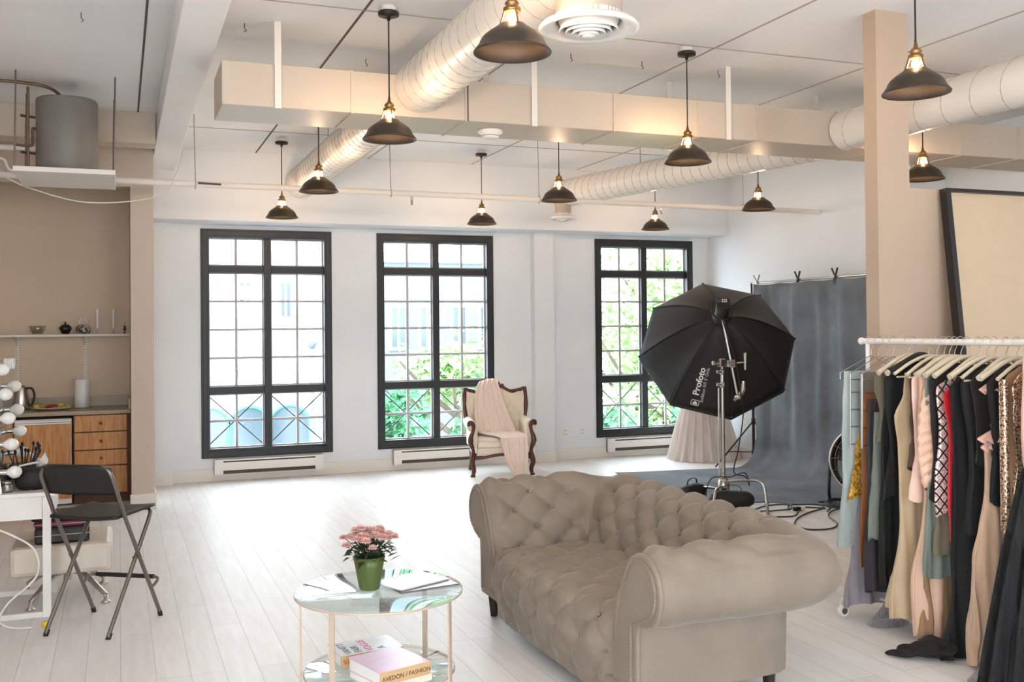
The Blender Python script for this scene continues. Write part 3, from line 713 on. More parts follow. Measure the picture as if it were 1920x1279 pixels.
# ================================================================== COFFEE TABLE
TX, TY, TZ = 1.085, 4.46, .455
t = thing('round_coffee_table', 'round two-tier glass coffee table with champagne metal legs', 'coffee table', (TX, TY, 0))
def disc(z, r, th): return [(.0005, z-th), (r-.004, z-th), (r, z-th+.003), (r, z-.003), (r-.004, z), (.0005, z)]
MB().lathe(disc(TZ, .375, .008), (TX, TY, 0), 96).build('glass_top', M['tglass'], t, True)
MB().tube(arc((TX, TY, TZ-.013), .372, 0, 2*PI, 96, 'xy')[:-1], .0045, 6, True).build('top_rim', M['tlegs'], t, True)
MB().lathe(disc(.105, .335, .008), (TX, TY, 0), 96).build('lower_shelf', M['tglass'], t, True)
MB().tube(arc((TX, TY, .092), .335, 0, 2*PI, 96, 'xy')[:-1], .0045, 6, True).build('shelf_rim', M['tlegs'], t, True)
for a in (166, 222, 317, 38):
    a = math.radians(a); r = .350; c = Vector((TX+r*math.cos(a), TY+r*math.sin(a), 0))
    MB().obx(Matrix.Translation(c+Vector((0, 0, (TZ-.0085)/2))) @ Matrix.Rotation(a+PI/2, 4, 'Z'), .013, .004, (TZ-.0085)/2).build('leg', M['tlegs'], t, True, bevel=.001)
# flower pot
fp = thing('potted_flowers', 'pink flowers in a green pot on the glass table', 'potted plant', (1.045, 4.475, TZ+.0005))
fx, fy, fz = 1.045, 4.475, TZ+.0005
rip = lambda th, h: .035*math.sin(th*9)*h
MB().lathe([(.001, 0), (.042, 0), (.046, .004), (.062, .10), (.072, .148), (.069, .148), (.060, .10), (.04, .02)], (fx, fy, fz), 72, rip=rip).build('pot', M['pot'], fp, True)
rnd = random.Random(4); b = MB(); heads = []
for k in range(38):
    a = rnd.random()*2*PI; rr = .120*math.sqrt(rnd.random()); heads.append(Vector((fx+rr*math.cos(a)*1.05, fy+rr*math.sin(a), fz+.222+.045*(1-(rr/.120)**2)+rnd.uniform(-.016, .012))))
st = MB()
for h in heads: st.tube(smooth_path([(fx+(h.x-fx)*.2, fy+(h.y-fy)*.2, fz+.12), (fx+(h.x-fx)*.5, fy+(h.y-fy)*.5, fz+.18), h], 3), .0018, 5)
st.build('stems', M['leaf'], fp, True)
for k in range(110):
    a = rnd.random()*2*PI; r1 = .03+.085*rnd.random(); z = fz+.13+.075*rnd.random(); L_ = .018+.022*rnd.random()
    if r1 > .115: z -= .02
    c = Vector((fx+r1*math.cos(a), fy+r1*math.sin(a), z)); d = Vector((math.cos(a), math.sin(a), rnd.uniform(-.6, .6))).normalized(); s_ = d.cross(Vector((0, 0, 1))).normalized()*L_*.42
    b.add([c-d*L_*.5, c+s_+Vector((0, 0, .004)), c+d*L_, c-s_+Vector((0, 0, .004))], [(0, 1, 2), (0, 2, 3)], True)
b.build('leaves', M['leaf'], fp, True)
for h in heads:
    b = MB(); R_ = rnd.uniform(.024, .031)
    for ring, (n, el) in enumerate(((9, -.25), (10, .15), (9, .5), (7, .9), (4, 1.3))):
        for j in range(n):
            a = 2*PI*j/n+ring*.4; d = Vector((math.cos(a)*math.cos(el), math.sin(a)*math.cos(el), math.sin(el))); s_ = Vector((-math.sin(a), math.cos(a), 0)); L_ = R_*(1-.12*ring)
            u_ = d.cross(s_); p0 = h; b.add([p0, p0+d*L_*.6+s_*L_*.42-u_*.002, p0+d*L_+u_*.003, p0+d*L_*.6-s_*L_*.42-u_*.002], [(0, 1, 2, 3)], True)
    b.build('blossom', M['pink'], fp, True)
# magazines on top
def slab(name, label, cat, c, w, d, h, rz, mats, group=None, cover_name='cover', pages=True, text=None, z0=None):
    """book or magazine: covers + page block"""
    t = thing(name, label, cat, c, rz, group)
    if pages:
        MB().bx(-w/2+.003, w/2-.003, -d/2+.006, d/2-.003, .003, h-.003).build('pages', M['paper'], t)
        b = MB().bx(-w/2, w/2, -d/2, d/2, 0, .003); b.bx(-w/2, w/2, -d/2, d/2, h-.003, h); b.bx(-w/2, w/2, -d/2, -d/2+.004, .003, h-.003); b.build('cover', mats[0], t, bevel=.0008)
    return t
M['cov1'] = pmat('pale_cover', (226, 228, 232), .25, noise_amt=.12, nscale=9)
M['cov2'] = pmat('dark_cover', (110, 96, 104), .25, noise_amt=.4, nscale=14)
M['cov3'] = pmat('pink_lilac_cover', (228, 190, 214), .25, noise_amt=.10, nscale=5)
M['covtan'] = pmat('tan_spine', (204, 168, 122), .5, noise_amt=.04)
M['ink'] = pmat('printing_ink', (60, 40, 30), .5)
M['inkred'] = pmat('red_printing_ink', (196, 60, 50), .5)
M['inkpink'] = pmat('magenta_printing_ink', (214, 60, 120), .5)
zt = TZ+.0005
slab('magazine', 'magazine lying flat at the right of the glass table, underneath', 'magazine', (1.275, 4.455, zt), .285, .21, .007, .18, [M['cov2']])
slab('magazine', 'pale magazine on top of the darker one on the glass table', 'magazine', (1.245, 4.50, zt+.0078), .285, .21, .006, .42, [M['cov1']])
def letters(parent, body, size, m4, mat, name='lettering', ext=.0004, bold=0):
    vs_, fs = text_polys(body, size, ext); b = MB(); b.add([m4 @ v for v in vs_], fs); o = b.build(name, mat, parent); return o
# books on the lower shelf
zs = .1055
def book(label, c, w, d, h, rz, cover, spine, lines, extra=()):
    t = thing('book', label, 'book', c, rz)
    MB().bx(-w/2+.004, w/2-.004, -d/2+.004, d/2-.004, .004, h-.004).build('pages', M['paper'], t)
    cv = MB().bx(-w/2, w/2, -d/2, d/2, 0, .004); cv.bx(-w/2, w/2, -d/2, d/2, h-.004, h); cv.build('cover', cover, t, bevel=.001)
    sp = MB().bx(-w/2, w/2, -d/2-.001, -d/2+.004, .0005, h-.0005).build('spine', spine, t, bevel=.001)
    for body, size, x, z, mt in lines:
        letters(sp, body, size, Matrix(((1, 0, 0, x), (0, 0, -1, -d/2-.0016), (0, 1, 0, z), (0, 0, 0, 1))), mt)
    return t
cream_spine = M['covtan']
bk1 = book('thick book with VANITY FAIR on its tan spine, behind the lilac book', (1.055, 4.615, zs), .30, .20, .055, .12, M['cov1'], cream_spine, [('VANITY FAIR', .034, -.14, .014, M['inkred'])])
for body, size, x, y, mt in (('VANITY', .045, -.09, -.085, M['ink']), ('FAIR', .05, -.04, -.085, M['ink']), ('VOGUE', .05, .015, -.085, M['inkpink']), ('A', .05, .07, -.08, M['ink'])):
    letters(bk1, body, size, Matrix(((0, -1, 0, x), (1, 0, 0, y), (0, 0, 1, .0553), (0, 0, 0, 1))), mt)
book('large lilac book with AVEDON FASHION on its tan spine, on the lower glass shelf', (1.085, 4.285, zs+.0305), .25, .27, .056, .30, M['cov3'], cream_spine, [('AVEDON / FASHION', .0265, -.118, .017, M['ink'])])
book('cream book lying directly under the lilac book', (1.09, 4.29, zs), .25, .27, .030, .34, M['cream'], M['cream'], [])

# ================================================================== CARVED ARMCHAIR
AC = (3.98, 10.66, 0); ARZ = -.20
ac = thing('carved_armchair', 'cream upholstered armchair with carved mahogany frame near the middle window', 'armchair', AC, ARZ)
# local: x right (from the camera), y back, z up; front legs at y=-.27
def back_pt(u, v, off=0):        # upholstered back: u -1..1, v 0..1
    hw = .27+.08*math.sin(v*PI*.5)+.02*math.sin(v*PI)
    top = .90+.055*math.cos(u*PI*.5)**2-.035*math.exp(-((abs(u)-.55)/.2)**2)+(.03*abs(u)**4)
    z = .35+(top-.35)*v; x = u*hw; y = .20+.12*v-.10*(abs(u)**2.2)*(.5+.5*v)
    return x, y, z
def ab(u, v):
    U = 2*u-1; x, y, z = back_pt(U, v); h = tuft(x+.0, z-.52, .085, .11, .6)*.022*(1-abs(U)**6)*(1-(2*v-1)**8)
    return Vector((x, y-.035*(1-abs(U)**4)*(1-(2*v-1)**6)-h, z))
MB().grid(ab, 60, 60).build('backrest', M['cream'], ac)
MB().grid(lambda u, v: (lambda p: Vector((p[0], p[1]+.03, p[2])))(back_pt(2*u-1, v)), 20, 20, flip=True).build('back_panel', M['cream'], ac)
b = MB()
for x, z in ((-.085, .74), (.085, .74), (0, .63), (-.17, .63), (.17, .63)): b.sphere((x, .20, z), .012, 8)
b.build('tuft_buttons', M['cream'], ac)
P = [back_pt(-1, v/10) for v in range(0, 11)]+[back_pt(-1+2*k/20, 1) for k in range(1, 20)]+[back_pt(1, v/10) for v in range(10, -1, -1)]
P = [(x, y+.005, z) for x, y, z in P]
rs = [.020+.007*abs(math.sin(i*.9)) for i in range(len(P))]
MB().tube(P, rs, 10).build('carved_back_frame', M['mahog'], ac)
b = MB()
for x, y, z, r in ((0, .335, 1.0, .034), (-.05, .33, .985, .026), (.05, .33, .985, .026), (-.10, .325, .965, .02), (.10, .325, .965, .02), (-.34, .22, .93, .026), (.34, .22, .93, .026), (-.30, .20, .46, .03), (.30, .20, .46, .03), (0, .33, 1.03, .02)): b.sphere((x, y, z), r, 10, (1.2, .7, .9))
b.build('crest_carving', M['mahog'], ac)
MB().grid(lambda u, v: Vector(((-.27+.54*u), -.27+.48*v, .385+.045*(math.sin(PI*u)**.4)*(math.sin(PI*v)**.4))), 24, 24).bx(-.27, .27, -.27, .21, .31, .386).build('seat_cushion', M['cream'], ac, bevel=.012)
MB().bx(-.275, .275, -.262, .22, .235, .309).build('seat_rail_upholstery', M['cream'], ac, bevel=.01)
b = MB().tube([(-.30+.6*k/24, -.268, .222-.018*math.cos(2*PI*(k/24)*1.0)-.008) for k in range(25)], .017, 8); b.tube([(-.30, -.26, .215), (-.29, .24, .24)], .016, 8); b.tube([(.30, -.26, .215), (.29, .24, .24)], .016, 8)
b.build('carved_apron', M['mahog'], ac)
for s in (-1, 1):
    def arm(u, v, s=s):
        th = -.5+u*(PI*1.25); yy = -.25+.47*v; r = .062
        return Vector((s*(.325+r*math.cos(PI-th)*-1*1.0), yy, .545+r*math.sin(th)*1.0)) if True else None
    pr_ = []
    for k in range(19):
        a = math.radians(-60+k*(300/18)); pr_.append((s*(.325+.058*math.cos(a)), .545+.055*math.sin(a)))
    b = MB(); poly = pr_+[(s*.272, .50), (s*.272, .33), (s*.33, .33), (s*.335, .49)]
    poly = sorted(set(poly), key=poly.index)
    m4 = Matrix(((1, 0, 0, 0), (0, 0, 1, -.255), (0, 1, 0, 0), (0, 0, 0, 1)))
    b.tube([(s*.328, -.25, .545), (s*.328, .0, .555), (s*.315, .22, .57)], .058, 18); b.bx(*sorted((s*.272, s*.335)), -.25, .22, .31, .55)
    b.build('arm_pad', M['cream'], ac, bevel=.008)
    path = smooth_path([(s*.372, -.272, .555), (s*.365, -.278, .590), (s*.335, -.280, .585), (s*.318, -.280, .545), (s*.328, -.280, .49), (s*.350, -.282, .43), (s*.352, -.285, .37), (s*.328, -.280, .30), (s*.318, -.275, .24)], 5)
    MB().tube(path, [.022, .022, .02, .018]*0+[.019+.009*math.sin(i/len(path)*PI*2.2)**2 for i in range(len(path))], 10).sphere((s*.350, -.290, .40), .034, 12, (.8, .6, 1.3)).build('arm_scroll', M['mahog'], ac)
    path = smooth_path([(s*.315, -.270, .25), (s*.330, -.292, .20), (s*.338, -.30, .15), (s*.320, -.288, .08), (s*.325, -.290, .03), (s*.335, -.305, .0)], 5)
    MB().tube(path, [.036-.019*i/len(path)+(.008 if i > len(path)-5 else 0) for i in range(len(path))], 10).build('front_leg', M['mahog'], ac)
    MB().tube([(s*.275, .22, .26), (s*.275, .24, .12), (s*.285, .30, 0)], [.026, .022, .018], 8).build('back_leg', M['mahog'], ac)
# throw: over the left of the back, across the seat, down the front to the floor
def throw(u, v):
    # v runs down the cloth, u across; local chair coordinates
    cl = [(-.04, .33, 1.03, .11), (-.07, .27, 1.045, .11), (-.09, .225, .98, .13), (-.08, .175, .80, .165), (-.05, .12, .62, .20), (-.01, .06, .450, .23), (.04, -.10, .441, .22), (.10, -.24, .437, .18), (.125, -.300, .42, .15), (.135, -.315, .33, .145), (.15, -.32, .20, .13), (.165, -.335, .08, .10), (.17, -.36, .012, .06)]
    f = v*(len(cl)-1); i = min(int(f), len(cl)-2); t_ = f-i; t_ = t_*t_*(3-2*t_)*.5+t_*.5
    c = [cl[i][k]*(1-t_)+cl[i+1][k]*t_ for k in range(4)]; U = 2*u-1
    fold = math.sin(U*13+1.5*math.sin(v*7))*.011+math.sin(U*29+v*9)*.005
    x = c[0]+U*c[3]; y = c[1]; z = c[2]
    if v < .42:
        y -= .012+fold+.0*v-.03*(1-U*U)*.3; z -= .04*max(0, -U)*(1-v*2) if v < .2 else 0
    elif v < .64: z += fold*.6+.006
    else: y -= abs(fold)*1.0
    return Vector((x, y, z))
th_ = MB().grid(throw, 70, 90)
o = th_.build('throw_blanket', M['throw'], None, solid=.004)
for vtx in o.data.vertices: vtx.co = vtx.co
o.location = AC; o.rotation_euler = (0, 0, ARZ)
tag(o, 'pale blush throw draped over the carved armchair down to the floor', 'throw')

# ================================================================== OCTAGONAL SOFTBOX ON ITS STAND
oc = Vector((5.371, 8.339, 1.417)); az, el, ro, RO = .479, -.547, 1.697, .75
n_ = Vector((math.sin(az)*math.cos(el), math.cos(az)*math.cos(el), math.sin(el)))
a_ = n_.cross(Vector((0, 0, 1))).normalized(); b_ = a_.cross(n_)
DEP = .55; hub = oc-n_*DEP
sb = thing('octagonal_softbox', 'large black octagonal softbox with white lettering on its back', 'softbox', tuple(oc))
def rib(k, t):
    th = ro+k*PI/4; r = .07+(RO-.07)*t; return hub+n_*(DEP*(.12*t+.88*t**1.75))+(a_*math.cos(th)+b_*math.sin(th))*r
def panel(k, s, t):
    p, q = rib(k, t), rib(k+1, t); m = p.lerp(q, s); return m+n_*(.035*math.sin(PI*s)*math.sin(PI*min(1, t)))
for k in range(8):
    MB().grid(lambda u, v, k=k: panel(k, u, v), 14, 18).build('fabric_panel', M['blackfab'], sb, True, solid=.002)
b = MB()
for k in range(8): b.tube([rib(k, t/18)-n_*.002 for t in range(19)], .005, 6)
b.build('rib_seams', M['blackfab'], sb, True)
b = MB()
for k in range(8):
    p, q = rib(k, 1), rib(k+1, 1); b.add([p, q, q+n_*.06, p+n_*.06], [(0, 1, 2, 3)])
b.build('rim_lip', M['blackfab'], sb, True, solid=.003)
MB().add([rib(k, .985)+n_*.012 for k in range(8)], [tuple(range(8))]).build('front_diffuser', M['paper'], sb, True)
b = MB()
for k in range(8): p = rib(k, 1.0); b.sphere(p, .012, 8)
b.build('corner_cap', M['black'], sb, True)
# lettering on the lower panel (running upwards)
M['print'] = pmat('white_print', (226, 224, 220), .6)
M['print2'] = pmat('grey_print', (176, 172, 172), .6)
KB = 3      # panel between the lower-left and bottom corners
def on_panel(body, size, s0, t0, mat, name='lettering', bold=0):
    vs_, fs = text_polys(body, size, 0, bold); out = []
    for v in vs_:
        # text x runs towards the hub, text y runs across the panel
        t = t0-v.x/.86; w = 2*(.07+(RO-.07)*t)*math.sin(PI/8); s = s0-v.y/w
        p = panel(KB, s, t); q = panel(KB, s+.01, t)-p; r = panel(KB, s, t+.01)-p; nn = q.cross(r).normalized()
        if nn.dot(n_) > 0: nn = -nn
        out.append(p+nn*.006)
    MB().add(out, fs).build(name, mat, sb, True)
on_panel('Profoto', .082, .40, .865, M['print'], bold=.0022)
on_panel("Softbox RFi 5' Octa", .040, .50, .925, M['print2'], bold=.0008)
# emblem: rounded square with a dome
def badge():
    b = MB(); c = []
    def pt(x, y):
        t = .915-x/.86; w = 2*(.07+(RO-.07)*t)*math.sin(PI/8); s = .375-y/w; p = panel(KB, s, t); q = panel(KB, s+.01, t)-p; r = panel(KB, s, t+.01)-p; nn = q.cross(r).normalized(); nn = -nn if nn.dot(n_) > 0 else nn
        return p+nn*.006
    o = [(-.04, -.035), (-.005, -.035), (.0, -.03), (.0, .03), (-.005, .035), (-.04, .035), (-.045, .03), (-.045, -.03)]
    b.tube([pt(x, y) for x, y in o], .003, 5, True)
    d = [(-.038+.0*k, .0) for k in range(1)]+[(-.036+.026*math.sin(a*PI/8), .022*math.cos(a*PI/8)) for a in range(9)]
    b.add([pt(x, y) for x, y in d], [tuple(range(len(d)))]); b.build('emblem', M['print'], sb, True)
badge()
# flash head at the hub
fh = thing('flash_head', 'black studio flash head with a small display behind the softbox', 'flash', tuple(hub))
axis = Matrix((a_, b_, n_)).transposed()
MB().lathe([(.001, -.24), (.058, -.24), (.062, -.23), (.062, -.02), (.085, .0), (.085, .05), (.001, .05)], hub, 28, axis).build('head_body', M['black'], fh, True)
m4 = axis.to_4x4(); m4.translation = hub-n_*.235
MB().obx(m4, .062, .055, .012).build('control_panel', M['black'], fh, True, bevel=.006)
m5 = m4.copy(); m5.translation = hub-n_*.249+b_*.012
b = MB()
for i in range(3):
    for j in range(2):
        k = m4.copy(); k.translation = hub-n_*.248+b_*(.014+.02*j)+a_*(-.006+.017*i); b.obx(k, .006, .006, .002)
b.build('buttons', M['print'], fh, True)
k = m4.copy(); k.translation = hub-n_*.248+b_*.02-a_*.035; MB().obx(k, .018, .014, .001).build('display_screen', M['dglass'], fh, True)
b = MB(); b.tube([hub-n_*.10+(a_*math.cos(t)+b_*math.sin(t))*.085-b_*.0 for t in [PI+PI*i/16 for i in range(17)]], .008, 6)
b.tube([hub-n_*.10+a_*.085, hub-n_*.10+a_*.085+b_*.08], .008, 6); b.tube([hub-n_*.10-a_*.085, hub-n_*.10-a_*.085+b_*.08], .008, 6)
b.build('yoke_bracket', M['black'], fh, True)
# stand
sx, sy = 5.137, 7.891
stn = thing('light_stand', 'chrome light stand holding the softbox boom, standing on the floor by the backdrop', 'light stand', (sx, sy, 0))
b = MB(); b.tube([(sx, sy, .08), (sx, sy, 1.20)], .019, 14); b.tube([(sx, sy, 1.1), (sx, sy, 1.27)], .013, 12); b.tube([(sx-.033, sy+.01, .16), (sx-.033, sy+.01, 1.06)], .009, 10)
b.build('column', M['steel'], stn, True)
b = MB(); b.lathe([(.001, 1.18), (.028, 1.18), (.028, 1.235), (.001, 1.235)], (sx, sy, 0), 14); b.lathe([(.001, 1.06), (.030, 1.06), (.030, 1.115), (.001, 1.115)], (sx, sy, 0), 14)
b.build('collar', M['steel'], stn, True)
for z in (1.205, 1.09):
    b = MB(); b.tube([(sx-.02, sy-.02, z), (sx-.06, sy-.04, z)], .007, 8); b.bx(sx-.085, sx-.058, sy-.052, sy-.030, z-.012, z+.02); b.build('wing_knob', M['steel'], stn, True, bevel=.004)
b = MB(); b.lathe([(.001, .10), (.05, .10), (.055, .14), (.05, .21), (.03, .24), (.001, .24)], (sx, sy, 0), 18); b.build('base_hub', M['steel'], stn, True)
for P in ([(sx, sy, .20), (sx+.12, sy-.22, .235), (sx+.16, sy-.38, .225), (sx+.10, sy-.52, .08), (sx+.02, sy-.64, .012)],
          [(sx, sy, .16), (sx-.14, sy-.14, .175), (sx-.24, sy-.24, .16), (sx-.30, sy-.30, .05), (sx-.33, sy-.33, .012)],
          [(sx, sy, .12), (sx-.04, sy+.14, .13), (sx-.07, sy+.26, .11), (sx-.09, sy+.34, .04), (sx-.10, sy+.37, .012)]):
    MB().tube(smooth_path(P, 5), .0125, 10).sphere(P[-1], .013, 8).build('leg', M['steel'], stn, True)
bm_ = thing('boom_arm', 'chrome boom pole clamped across the top of the light stand', 'boom arm', (5.18, 7.81, 1.24))
h2 = hub-n_*.10-b_*.088; e2 = Vector((5.205, 7.745, .985))
MB().tube([h2, e2], .0125, 12).build('pole', M['steel'], bm_, True)
gc = Vector((sx+.02, sy-.02, 1.285)); g2 = h2.lerp(e2, (h2.z-1.285)/(h2.z-e2.z))
for mm, q in ((Matrix.Translation(Vector((sx-.005, sy-.01, 1.290))), (.045, .032, .040)), (Matrix.Translation(g2), (.030, .030, .036))):
    MB().obx(mm, *q).build('grip_head', M['steel'], bm_, True, bevel=.008)
b = MB(); b.tube([g2, g2+Vector((.12, -.04, .01))], .008, 8); b.tube([g2+Vector((.12, -.04, -.06)), g2+Vector((.12, -.04, .075))], [.012, .018], 10); b.sphere(g2+Vector((.12, -.04, .08)), .02, 10)
b.build('handle', M['steel'], bm_, True)
b = MB(); b.tube([(sx-.05, sy-.01, 1.285), (sx-.10, sy-.03, 1.285)], .008, 8); b.bx(sx-.125, sx-.098, sy-.045, sy-.02, 1.27, 1.31); b.build('wing_knob', M['steel'], bm_, True, bevel=.004)
b = MB(); b.sphere(e2, .035, 12, (1, 1, .8)); b.tube([e2, e2+Vector((.05, -.01, .06)), e2+Vector((.055, -.01, .14))], [.020, .024, .018], 10); b.tube([e2+Vector((-.04, 0, -.03)), e2+Vector((.05, 0, .03))], .016, 10)
b.build('lower_grip_head', M['steel'], bm_, True)
def loosecable(label, pts, r, mat, name='power_cable', closed=False):
    o = MB().tube(smooth_path(pts, 8), r, 8).build(name, M[mat]); tag(o, label, 'cable'); return o
loosecable('thin black cable hanging from the boom down along the chrome light stand', [hub-n_*.10+b_*.06+a_*.06, hub-n_*.12-b_*.10+a_*.0, h2.lerp(e2, .5)+Vector((.03, -.03, 0)), e2+Vector((.02, -.03, -.02)), (5.26, 7.75, .8), (5.225, 7.78, .5), (5.19, 7.80, .3), (5.27, 7.74, .26), (5.30, 7.72, .18), (5.24, 7.70, .30), (5.12, 7.76, .265), (4.98, 7.84, .25), (4.93, 7.86, .10), (4.97, 7.86, .03)], .0055, 'cord')
for c, rz, lb in (((4.97, 8.16, 0), .5, 'black sandbag lying at the foot of the light stand, left one'), ((5.07, 7.66, 0), -.5, 'black sandbag leaning on the stand base, nearest the sofa')):
    s = thing('sandbag', lb, 'sandbag', c, rz)
    MB().grid(lambda u, v: Vector((.20*math.copysign(abs(math.cos(2*PI*u))**.7, math.cos(2*PI*u))*math.sin(PI*v)**.6, .085*math.copysign(abs(math.sin(2*PI*u))**.8, math.sin(2*PI*u))*math.sin(PI*v)**.6+.01*noise.noise(Vector((u*9, v*5, 1))), .080-.0795*math.cos(PI*v)+.02*noise.noise(Vector((u*6, v*6, 4)))*math.sin(PI*v))), 28, 16, cu=True).build('bag_body', M['blackfab'], s)
    MB().tube(smooth_path([(-.09, 0, .15), (-.07, 0, .195), (.0, 0, .21), (.07, 0, .195), (.09, 0, .15)], 5), .009, 6, flat=.4).build('handle', M['blackfab'], s)

# ================================================================== BACKDROP
bd = thing('canvas_backdrop', 'slate grey painted canvas backdrop hung from a bar and swept over the floor', 'backdrop', (6.85, 8.4, 0))
XB = 6.84; HB = 2.10
def bdf(u, v):
    y = 6.9+(9.83-6.9)*u; R_ = .28; L1 = HB-R_; L2 = R_*PI/2
    xe = 4.86+(5.14-4.86)*u*1.0; yn = 0
    L3 = 1.0; d = v*3.0
    fold = (.030*math.sin(y*8.1+1)+.022*math.sin(y*17+2.2)+.012*math.sin(y*31))
    if d < 1: z = HB-L1*d; x = XB+fold*(1-.6*d)*(.35+.65*min(1, d*3)); sag = .010*abs(math.sin(PI*(y-6.9)/.49))*math.exp(-d*9); return Vector((x-.02*noise.noise(Vector((y*2, z*3, 0))), y-.03*(d if u > .9 else 0), z-sag))
    if d < 2: th = (d-1)*PI/2; return Vector((XB-R_+R_*math.cos(th)+fold*.4*(2-d), y, R_-R_*math.sin(th)*.985+.0))
    w = d-2; x = (XB-R_)*(1-w)+xe*w; y2 = y+w*((10.06-9.83)*u+(7.92-6.9)*(1-u)); 
    y2 = y*(1)+ (w*.23)*u + (1-u)*(min(1, w*1.6)*.75+w*.25)
    return Vector((x, y2, .0035+.0015*math.sin(x*9+y*5)))
MB().grid(bdf, 90, 96).build('canvas', M['canvas'], bd, True, solid=.003)
bs = thing('backdrop_stand', 'black tripod backdrop stand at the far end of the canvas', 'stand', (6.86, 9.90, 0))
def stand(t, x, y, h, legs):
    MB().tube([(x, y, .12), (x, y, 1.25)], .016, 12).build('lower_tube', M['black'], t, True)
    MB().tube([(x, y, 1.2), (x, y, h)], .012, 12).build('upper_tube', M['black'], t, True)
    for a in legs:
        c, s_ = math.cos(a), math.sin(a); b = MB(); b.tube([(x+.02*c, y+.02*s_, .50), (x+.50*c, y+.50*s_, .010)], .010, 8); b.tube([(x+.02*c, y+.02*s_, .16), (x+.33*c, y+.33*s_, .18)], .006, 6); b.build('leg', M['black'], t, True)
    b = MB()
    for z in (1.22, .52, .15): b.lathe([(.001, z-.03), (.024, z-.03), (.024, z+.03), (.001, z+.03)], (x, y, 0), 14)
    b.build('collar', M['black'], t, True)
stand(bs, 6.86, 9.90, 2.12, (PI*.98, PI*.98+2.1, -.98))
bs2 = thing('backdrop_stand', 'black tripod backdrop stand at the near end of the canvas, hidden by the pillar', 'stand', (6.9, 6.82, 0))
stand(bs2, 6.9, 6.82, 2.12, (PI, PI+2.1, .99))
cbar = MB().tube([(6.87, 6.8, 2.118), (6.87, 9.96, 2.118)], .014, 12).build('backdrop_crossbar', M['steel']); tag(cbar, 'metal bar holding up the slate canvas', 'bar')
def clamp(y, mat, lb, sc_=1., group=None):
    t = thing('spring_clamp', lb, 'clamp', (6.85, y, 2.12), 0, group)
    for s in (-1, 1):
        b = MB(); b.tube([(6.85-.005, y+s*.045*sc_, 2.21*1+.0), (6.85, y+s*.012, 2.145), (6.85, y-s*.012, 2.10), (6.85, y-s*.016, 2.04)], [.011, .010, .010, .007], 8, flat=.8); b.build('jaw', M[mat], t, True)
    MB().cyl((6.83, y, 2.13), (6.87, y, 2.13), .009, n=8).build('pivot', M['steel'], t, True)
clamp(9.78, 'steel', 'metal spring clamp at the far top corner of the backdrop', 1.3)
clamp(9.03, 'black', 'black spring clamp on the backdrop bar, second from the window')
clamp(8.42, 'black', 'black spring clamp on the backdrop bar, nearest the pillar')

# ================================================================== TULLE SKIRT
M['tulle'] = sheer_mat('dusty_tulle', (246, 236, 228), .66, 9)
M['tulle2'] = sheer_mat('dusty_tulle_inner', (226, 208, 194), .9, 9)
sk = thing('tulle_skirt', 'full blush and taupe tulle skirt standing below the right window', 'skirt', (6.69, 10.70, 0))
def skirt(rb, rt_, h, k, amp, ph):
    def f(u, v):
        th = 2*PI*u; r = rt_+(rb-rt_)*(1-v)**1.0; r *= 1+amp*(1-v*.7)*math.sin(th*k+ph)+amp*.6*math.sin(th*(k*2+1)+ph*2+v*2)
        return Vector((6.69+r*math.cos(th), 10.70+r*math.sin(th)*.95, .004+h*v+.0*math.sin(th*7)))
    return f
MB().grid(skirt(.38, .16, .95, 17, .05, 0), 200, 24, cu=True).build('underskirt', M['tulle2'], sk, True)
MB().grid(skirt(.44, .19, .96, 23, .05, 1), 240, 24, cu=True).build('outer_layer', M['tulle'], sk, True)
MB().lathe([(.16, .93), (.20, .95), (.20, .99), (.16, 1.0), (.001, 1.0)], (6.69, 10.70, 0), 32).build('waistband', M['throw'], sk, True)

# ================================================================== FAN, FLOOR CABLES
fn_ = thing('floor_fan', 'black and chrome drum floor fan half hidden behind the clothes rack', 'fan', (6.22, 7.24, 0))
fc = Vector((6.22, 7.24, .40)); fa = Vector((-.72, -.55, .25)).normalized(); fs_ = fa.cross(Vector((0, 0, 1))).normalized(); fu = fs_.cross(fa); FM = Matrix((fs_, fu, fa)).transposed()
MB().lathe([(.30, -.11), (.315, -.09), (.32, .0), (.315, .09), (.30, .11), (.285, .09), (.285, -.09), (.30, -.11)], fc, 40, FM).build('drum_housing', M['black'], fn_, True)
MB().tube([fc+fa*.115+(fs_*math.cos(a*PI/20)+fu*math.sin(a*PI/20))*.305 for a in range(40)], .010, 8, True).build('chrome_ring', M['steel'], fn_, True)
b = MB()
for r in (.06, .11, .16, .21, .26): b.tube([fc+fa*.115+(fs_*math.cos(a*PI/16)+fu*math.sin(a*PI/16))*r for a in range(32)], .003, 5, True)
for k in range(8): a = k*PI/8; d = fs_*math.cos(a)+fu*math.sin(a); b.tube([fc+fa*.117-d*.30, fc+fa*.117+d*.30], .003, 5)
b.build('front_grille', M['tube'], fn_, True)
b = MB()
for k in range(4):
    a0 = k*PI/2; b.grid(lambda u, v, a0=a0: fc+(fs_*math.cos(a0+u*.9)+fu*math.sin(a0+u*.9))*(.05+.21*v)+fa*(.04*(u-.5)), 8, 4)
b.build('blades', M['tube'], fn_, True, solid=.003)
MB().lathe([(.001, -.08), (.06, -.08), (.06, .03), (.001, .04)], fc, 20, FM).build('motor', M['black'], fn_, True)
b = MB(); b.tube(smooth_path([fc+fs_*.33, (fc+fs_*.34).xy.to_3d()+Vector((0, 0, .06)), (fc+fs_*.30-fa*.2).xy.to_3d()+Vector((0, 0, .015)), (fc-fs_*.30-fa*.2).xy.to_3d()+Vector((0, 0, .015)), (fc-fs_*.34).xy.to_3d()+Vector((0, 0, .06)), fc-fs_*.33], 6), .014, 8)
